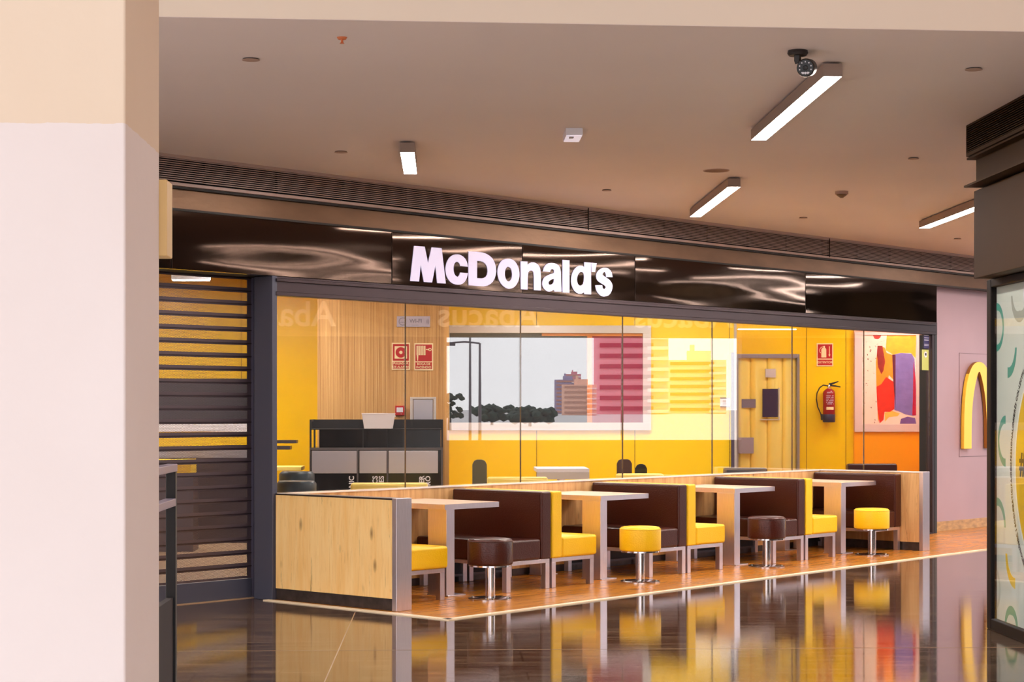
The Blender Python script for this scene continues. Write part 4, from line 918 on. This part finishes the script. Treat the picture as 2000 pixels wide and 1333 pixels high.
obj('rim', lathe(BM(), [(.09, 0), (.1, 0), (.1, .005), (.09, .005)], 32), M['cover'], t); obj('mesh_cover', lathe(BM(), [(0, .001), (.09, .001), (.09, .005), (0, .005)], 32), mat('speaker mesh', srgb(140, 108, 92), .8), t)
t = mthing('smoke_detector', 'small cone shaped smoke detector on the ceiling', 'smoke detector', 3.331, 15.786, 3.215)
obj('base', lathe(BM(), [(0, .055), (.055, .055), (.055, .03), (.04, .03), (0, .03)], 24), M['cover'], t, smooth=True); obj('chamber', lathe(BM(), [(0, 0), (.012, .0), (.045, .024), (.045, .03), (0, .03)], 24), mat('brown plastic', srgb(120, 92, 64), .4), t, smooth=True)
t = mthing('fire_sprinkler', 'tiny orange sprinkler head near the white beam', 'sprinkler', -.503, 9.337, 3.238)
obj('escutcheon', lathe(BM(), [(0, .032), (.026, .032), (.02, .022), (0, .022)], 20), M['orange_plastic'], t, smooth=True); obj('nozzle', lathe(BM(), [(0, 0), (.012, .002), (.006, .008), (.006, .024), (0, .024)], 16), M['orange_plastic'], t, smooth=True)
# security camera
t = mthing('security_camera', 'black bullet security camera hanging from the ceiling beside the longest lamp', 'camera', 1.80, 9.60, 3.27)
BK = mat('black camera housing', srgb(40, 34, 34), 0.45)
obj('base', lathe(BM(), [(0, 0), (.05, 0), (.053, -.014), (.045, -.026), (0, -.026)], 28), BK, t, smooth=True)
obj('arm', tube(BM(), [(0, 0, -.024), (0, .002, -.05), (.005, .004, -.062)], .018, 14), BK, t, smooth=True)
bm = lathe(BM(), [(0, -.0), (.038, -.0), (.045, -.006), (.047, -.03), (.045, -.17), (.035, -.185), (0, -.185)], 32, axis='y')
for v in bm.verts: v.co.y = -v.co.y
R_ = Matrix.Translation((.028, -.06, -.098)) @ Matrix.Rotation(-16*D2R, 4, 'Z') @ Matrix.Rotation(10*D2R, 4, 'X')
bmesh.ops.transform(bm, matrix=R_, verts=bm.verts); obj('body', bm, BK, t, smooth=True)
bm = lathe(BM(), [(0, -.003), (.040, -.003), (.040, .0), (0, .0)], 32, axis='y'); bmesh.ops.transform(bm, matrix=R_, verts=bm.verts); f_ = obj('face', bm, M['black_gloss'], t)
bm = BM()
for k in range(10):
    a = k*math.pi/5+.3; lathe(bm, [(0, -.006), (.0035, -.005), (.0035, -.003), (0, -.003)], 8, (.030*math.cos(a), 0, .030*math.sin(a)), axis='y')
for x in (-.012, 0, .012): lathe(bm, [(0, -.0075), (.006, -.006), (.006, -.003), (0, -.003)], 10, (x, 0, -.026), axis='y')
bmesh.ops.transform(bm, matrix=R_, verts=bm.verts); obj('led', bm, M['white'], f_)
bm = lathe(BM(), [(0, -.008), (.010, -.007), (.013, -.003), (0, -.003)], 20, axis='y'); bmesh.ops.transform(bm, matrix=R_, verts=bm.verts); obj('lens', bm, M['black'], f_)

# ================================================================ kiosk at the right
t = mthing('poster_kiosk', 'dark framed kiosk with a mint green poster and yellow disc at right', 'kiosk', 3.56, 12.33, 0)
def kb(mx0, mx1, my0, my1, z0, z1): return bx(mx0-3.56, mx1-3.56, my0-12.33, my1-12.33, z0, z1)
obj('body', kb(3.66, 11.5, 8.95, 12.30, 0, 3.268), mat('dark kiosk body', srgb(40, 34, 36), 0.5), t)
fr = kb(3.56, 3.66, 12.235, 12.33, 0, 2.29)
join(fr, kb(3.56, 3.66, 9.0, 12.235, 0, .075)); join(fr, kb(3.56, 3.66, 9.0, 12.235, 2.235, 2.29))
obj('frame', fr, mat('matt black kiosk frame', srgb(20, 14, 14), 0.5, spec=0.15), t, bevel=.008)
obj('fascia_band', kb(3.44, 3.66, 9.0, 12.20, 2.29, 2.858), M['kiosk_bronze'], t, bevel=.003)
bm = kb(3.432, 3.66, 9.0, 12.12, 2.884, 3.05); join(bm, kb(3.352, 3.66, 9.0, 12.12, 2.872, 2.884)); join(bm, kb(3.37, 3.66, 9.0, 12.12, 3.05, 3.062))
obj('steel_beam', bm, M['kiosk_bronze'], t)
g = obj('air_grille', join(kb(3.358, 3.66, 9.0, 12.09, 3.066, 3.088), join(kb(3.358, 3.66, 9.0, 12.09, 3.255, 3.268), kb(3.358, 3.66, 12.08, 12.09, 3.088, 3.255))), M['kiosk_bronze'], t)
for k in range(12): obj('blade', kb(3.36, 3.385, 9.0, 12.08, 3.092+k*.0137, 3.0965+k*.0137), M['kiosk_bronze'], g)
obj('duct', kb(3.45, 3.66, 9.0, 12.06, 3.088, 3.255), M['void'], g)
PXP = 3.60-3.56
obj('poster', kb(3.600, 3.64, 9.0, 12.235, .075, 2.235), mat('mint poster print', srgb(196, 208, 200), 0.5, var=0.015), t)
def U(u): return u-12.33
def poster_shape(polys, col, layer, name='poster_shape'):
    """outlines in (my, z) on the poster plane facing -x"""
    bm = BM()
    for pts in polys:
        a = [bm.verts.new((PXP-.0006-layer*.0004, U(u), z)) for u, z in pts]; b = [bm.verts.new((PXP, U(u), z)) for u, z in pts]; n = len(pts)
        bm.faces.new(a); bm.faces.new(b[::-1])
        for i in range(n): bm.faces.new((a[i], b[i], b[(i+1) % n], a[(i+1) % n]))
    return obj(name, bm, mat('print '+name, col, .5), t)
def arc(u, z, r, a0, a1, w0, w1, n=18):
    """ring segment; angle 0 points towards the viewer's right (-my)"""
    q = []
    for i in range(n):
        f0, f1 = i/n, (i+1)/n; A0, A1 = a0+(a1-a0)*f0, a0+(a1-a0)*f1; W0, W1 = w0+(w1-w0)*f0, w0+(w1-w0)*f1
        P_ = lambda A, R: (u-R*math.cos(A), z+R*math.sin(A))
        q.append([P_(A0, r), P_(A1, r), P_(A1, r-W1), P_(A0, r-W0)])
    return q
d_ = math.pi/180; TEAL = srgb(58, 150, 132); GREY = srgb(150, 158, 146)
poster_shape(arc(12.235, 1.975, .158, 90*d_, -5*d_, .05, .025)+arc(12.235, 1.975, .158, -5*d_, -90*d_, .025, .045), TEAL, 1)
poster_shape(arc(11.744, 2.161, .175, -180*d_, -90*d_, .025, .075)+arc(11.744, 2.161, .175, -90*d_, 0, .075, .025), GREY, 1)
poster_shape(arc(11.995, 1.83, .19, 0, -90*d_, .03, .07), TEAL, 1)
poster_shape(arc(12.04, 1.235, .165, 90*d_, 180*d_, .055, .025)+arc(12.04, 1.235, .165, 180*d_, 270*d_, .025, .055), TEAL, 1)
poster_shape(arc(12.222, .68, .185, 95*d_, 0, .055, .03), TEAL, 1)
poster_shape(arc(11.83, .515, .21, 180*d_, 268*d_, .035, .07), srgb(214, 184, 20), 1)
poster_shape(arc(12.30, .268, .15, 60*d_, -75*d_, .03, .03), srgb(176, 190, 180), 1)
poster_shape(arc(11.918, .05, .14, 180*d_, 90*d_, .03, .06)+arc(11.918, .05, .14, 90*d_, 0, .06, .03), TEAL, 1)
disc = lambda u, z, r, n=72: [[(u-r*math.cos(2*math.pi*i/n), z+r*math.sin(2*math.pi*i/n)) for i in range(n)]]
poster_shape(disc(11.115, 1.083, .728), srgb(222, 228, 216), 2, 'pale_ring')
poster_shape(disc(11.115, 1.083, .706), srgb(214, 176, 0), 3, 'yellow_disc')
poster_shape(disc(11.50, 2.165, .16), srgb(226, 224, 238), 2, 'white_disc')
def poster_text(s, size, u, z, m, off=0.0):
    b_ = text_bm(s, size, .0006, 'LEFT', off)
    for v in b_.verts: v.co = Vector((PXP-.0030+v.co.y, U(u-v.co.x), z+v.co.z))
    return obj('poster_lettering', b_, m, t)
INK = mat('black print', srgb(26, 22, 20), 0.6)
poster_text('#J', .20, 11.735, 1.10, INK, .006)
def arc_text(s, size, u, z, r, a_mid):
    """text along the outside of a circle, read clockwise (upwards on its left side)"""
    b_ = text_bm(s, size, .0006, 'CENTER', .0006, 1.12)
    for v in b_.verts:
        x, h = v.co.x, v.co.z; A = a_mid - x/r; R = r+h
        v.co = Vector((PXP-.0030+v.co.y, U(u-R*math.cos(A)), z+R*math.sin(A)))
    return obj('poster_lettering', b_, INK, t)
Z_ = lambda y_: 1.44-(y_-800)/3700*12.0
for s, yy in (('PARTICIPACIÓ ·', 952), ('PROFESSIONALITAT ·', 864), ('INTERÈS COL·LECTIU ·', 772), ('TRANSPARÈNCIA', 688), ('ECONÒMIC I SOCIAL ·', 1042), ('IMPULS SOSTENIBLE ·', 1122)):
    zz = Z_(yy); a = math.asin(max(-1, min(1, (zz-1.083)/.80)))
    arc_text(s, .040, 11.115, 1.083, .80, math.pi - a)
obj('poster_glass', kb(3.575, 3.581, 9.0, 12.235, .075, 2.235), M['glass_clear'], t)

# ================================================================ dark rail stand behind the pillar
t = mthing('terrace_rail', 'black metal rail stand just right of the foreground pillar', 'railing', -1.075, 7.5, 0)
RB = mat('black rail metal', srgb(12, 10, 12), 0.5); RL = mat('violet grey rail metal', srgb(150, 138, 158), 0.4, 0.3)
obj('post', bx(-.018, .02, -.02, .02, 0, 1.195), RB, t, bevel=.002); obj('post', bx(-.018, .02, -1.26, -1.22, 0, 1.195), RB, t, bevel=.002)
obj('top_rail', bx(-.02, .022, -1.26, .022, 1.195, 1.225), RL, t, bevel=.003); obj('mid_rail', bx(-.02, .022, -1.22, -.02, 1.06, 1.09), RL, t, bevel=.003)
obj('lower_panel', bx(-.016, .010, -1.22, -.02, .04, .70), mat('dark cloth panel', srgb(44, 32, 36), 0.8), t)
t = mthing('paper_cup', 'pale crumpled cup standing on the black rail behind the pillar', 'cup', -1.155, 7.3, 1.2255)
obj('body', lathe(BM(), [(0, 0), (.030, 0), (.034, .05), (.044, .10), (.040, .12), (.047, .155), (.04, .155), (.036, .1), (.028, .01), (0, .01)], 14), mat('crumpled paper', srgb(206, 186, 172), 0.7, bump=0.6, bscale=40), t, smooth=True)
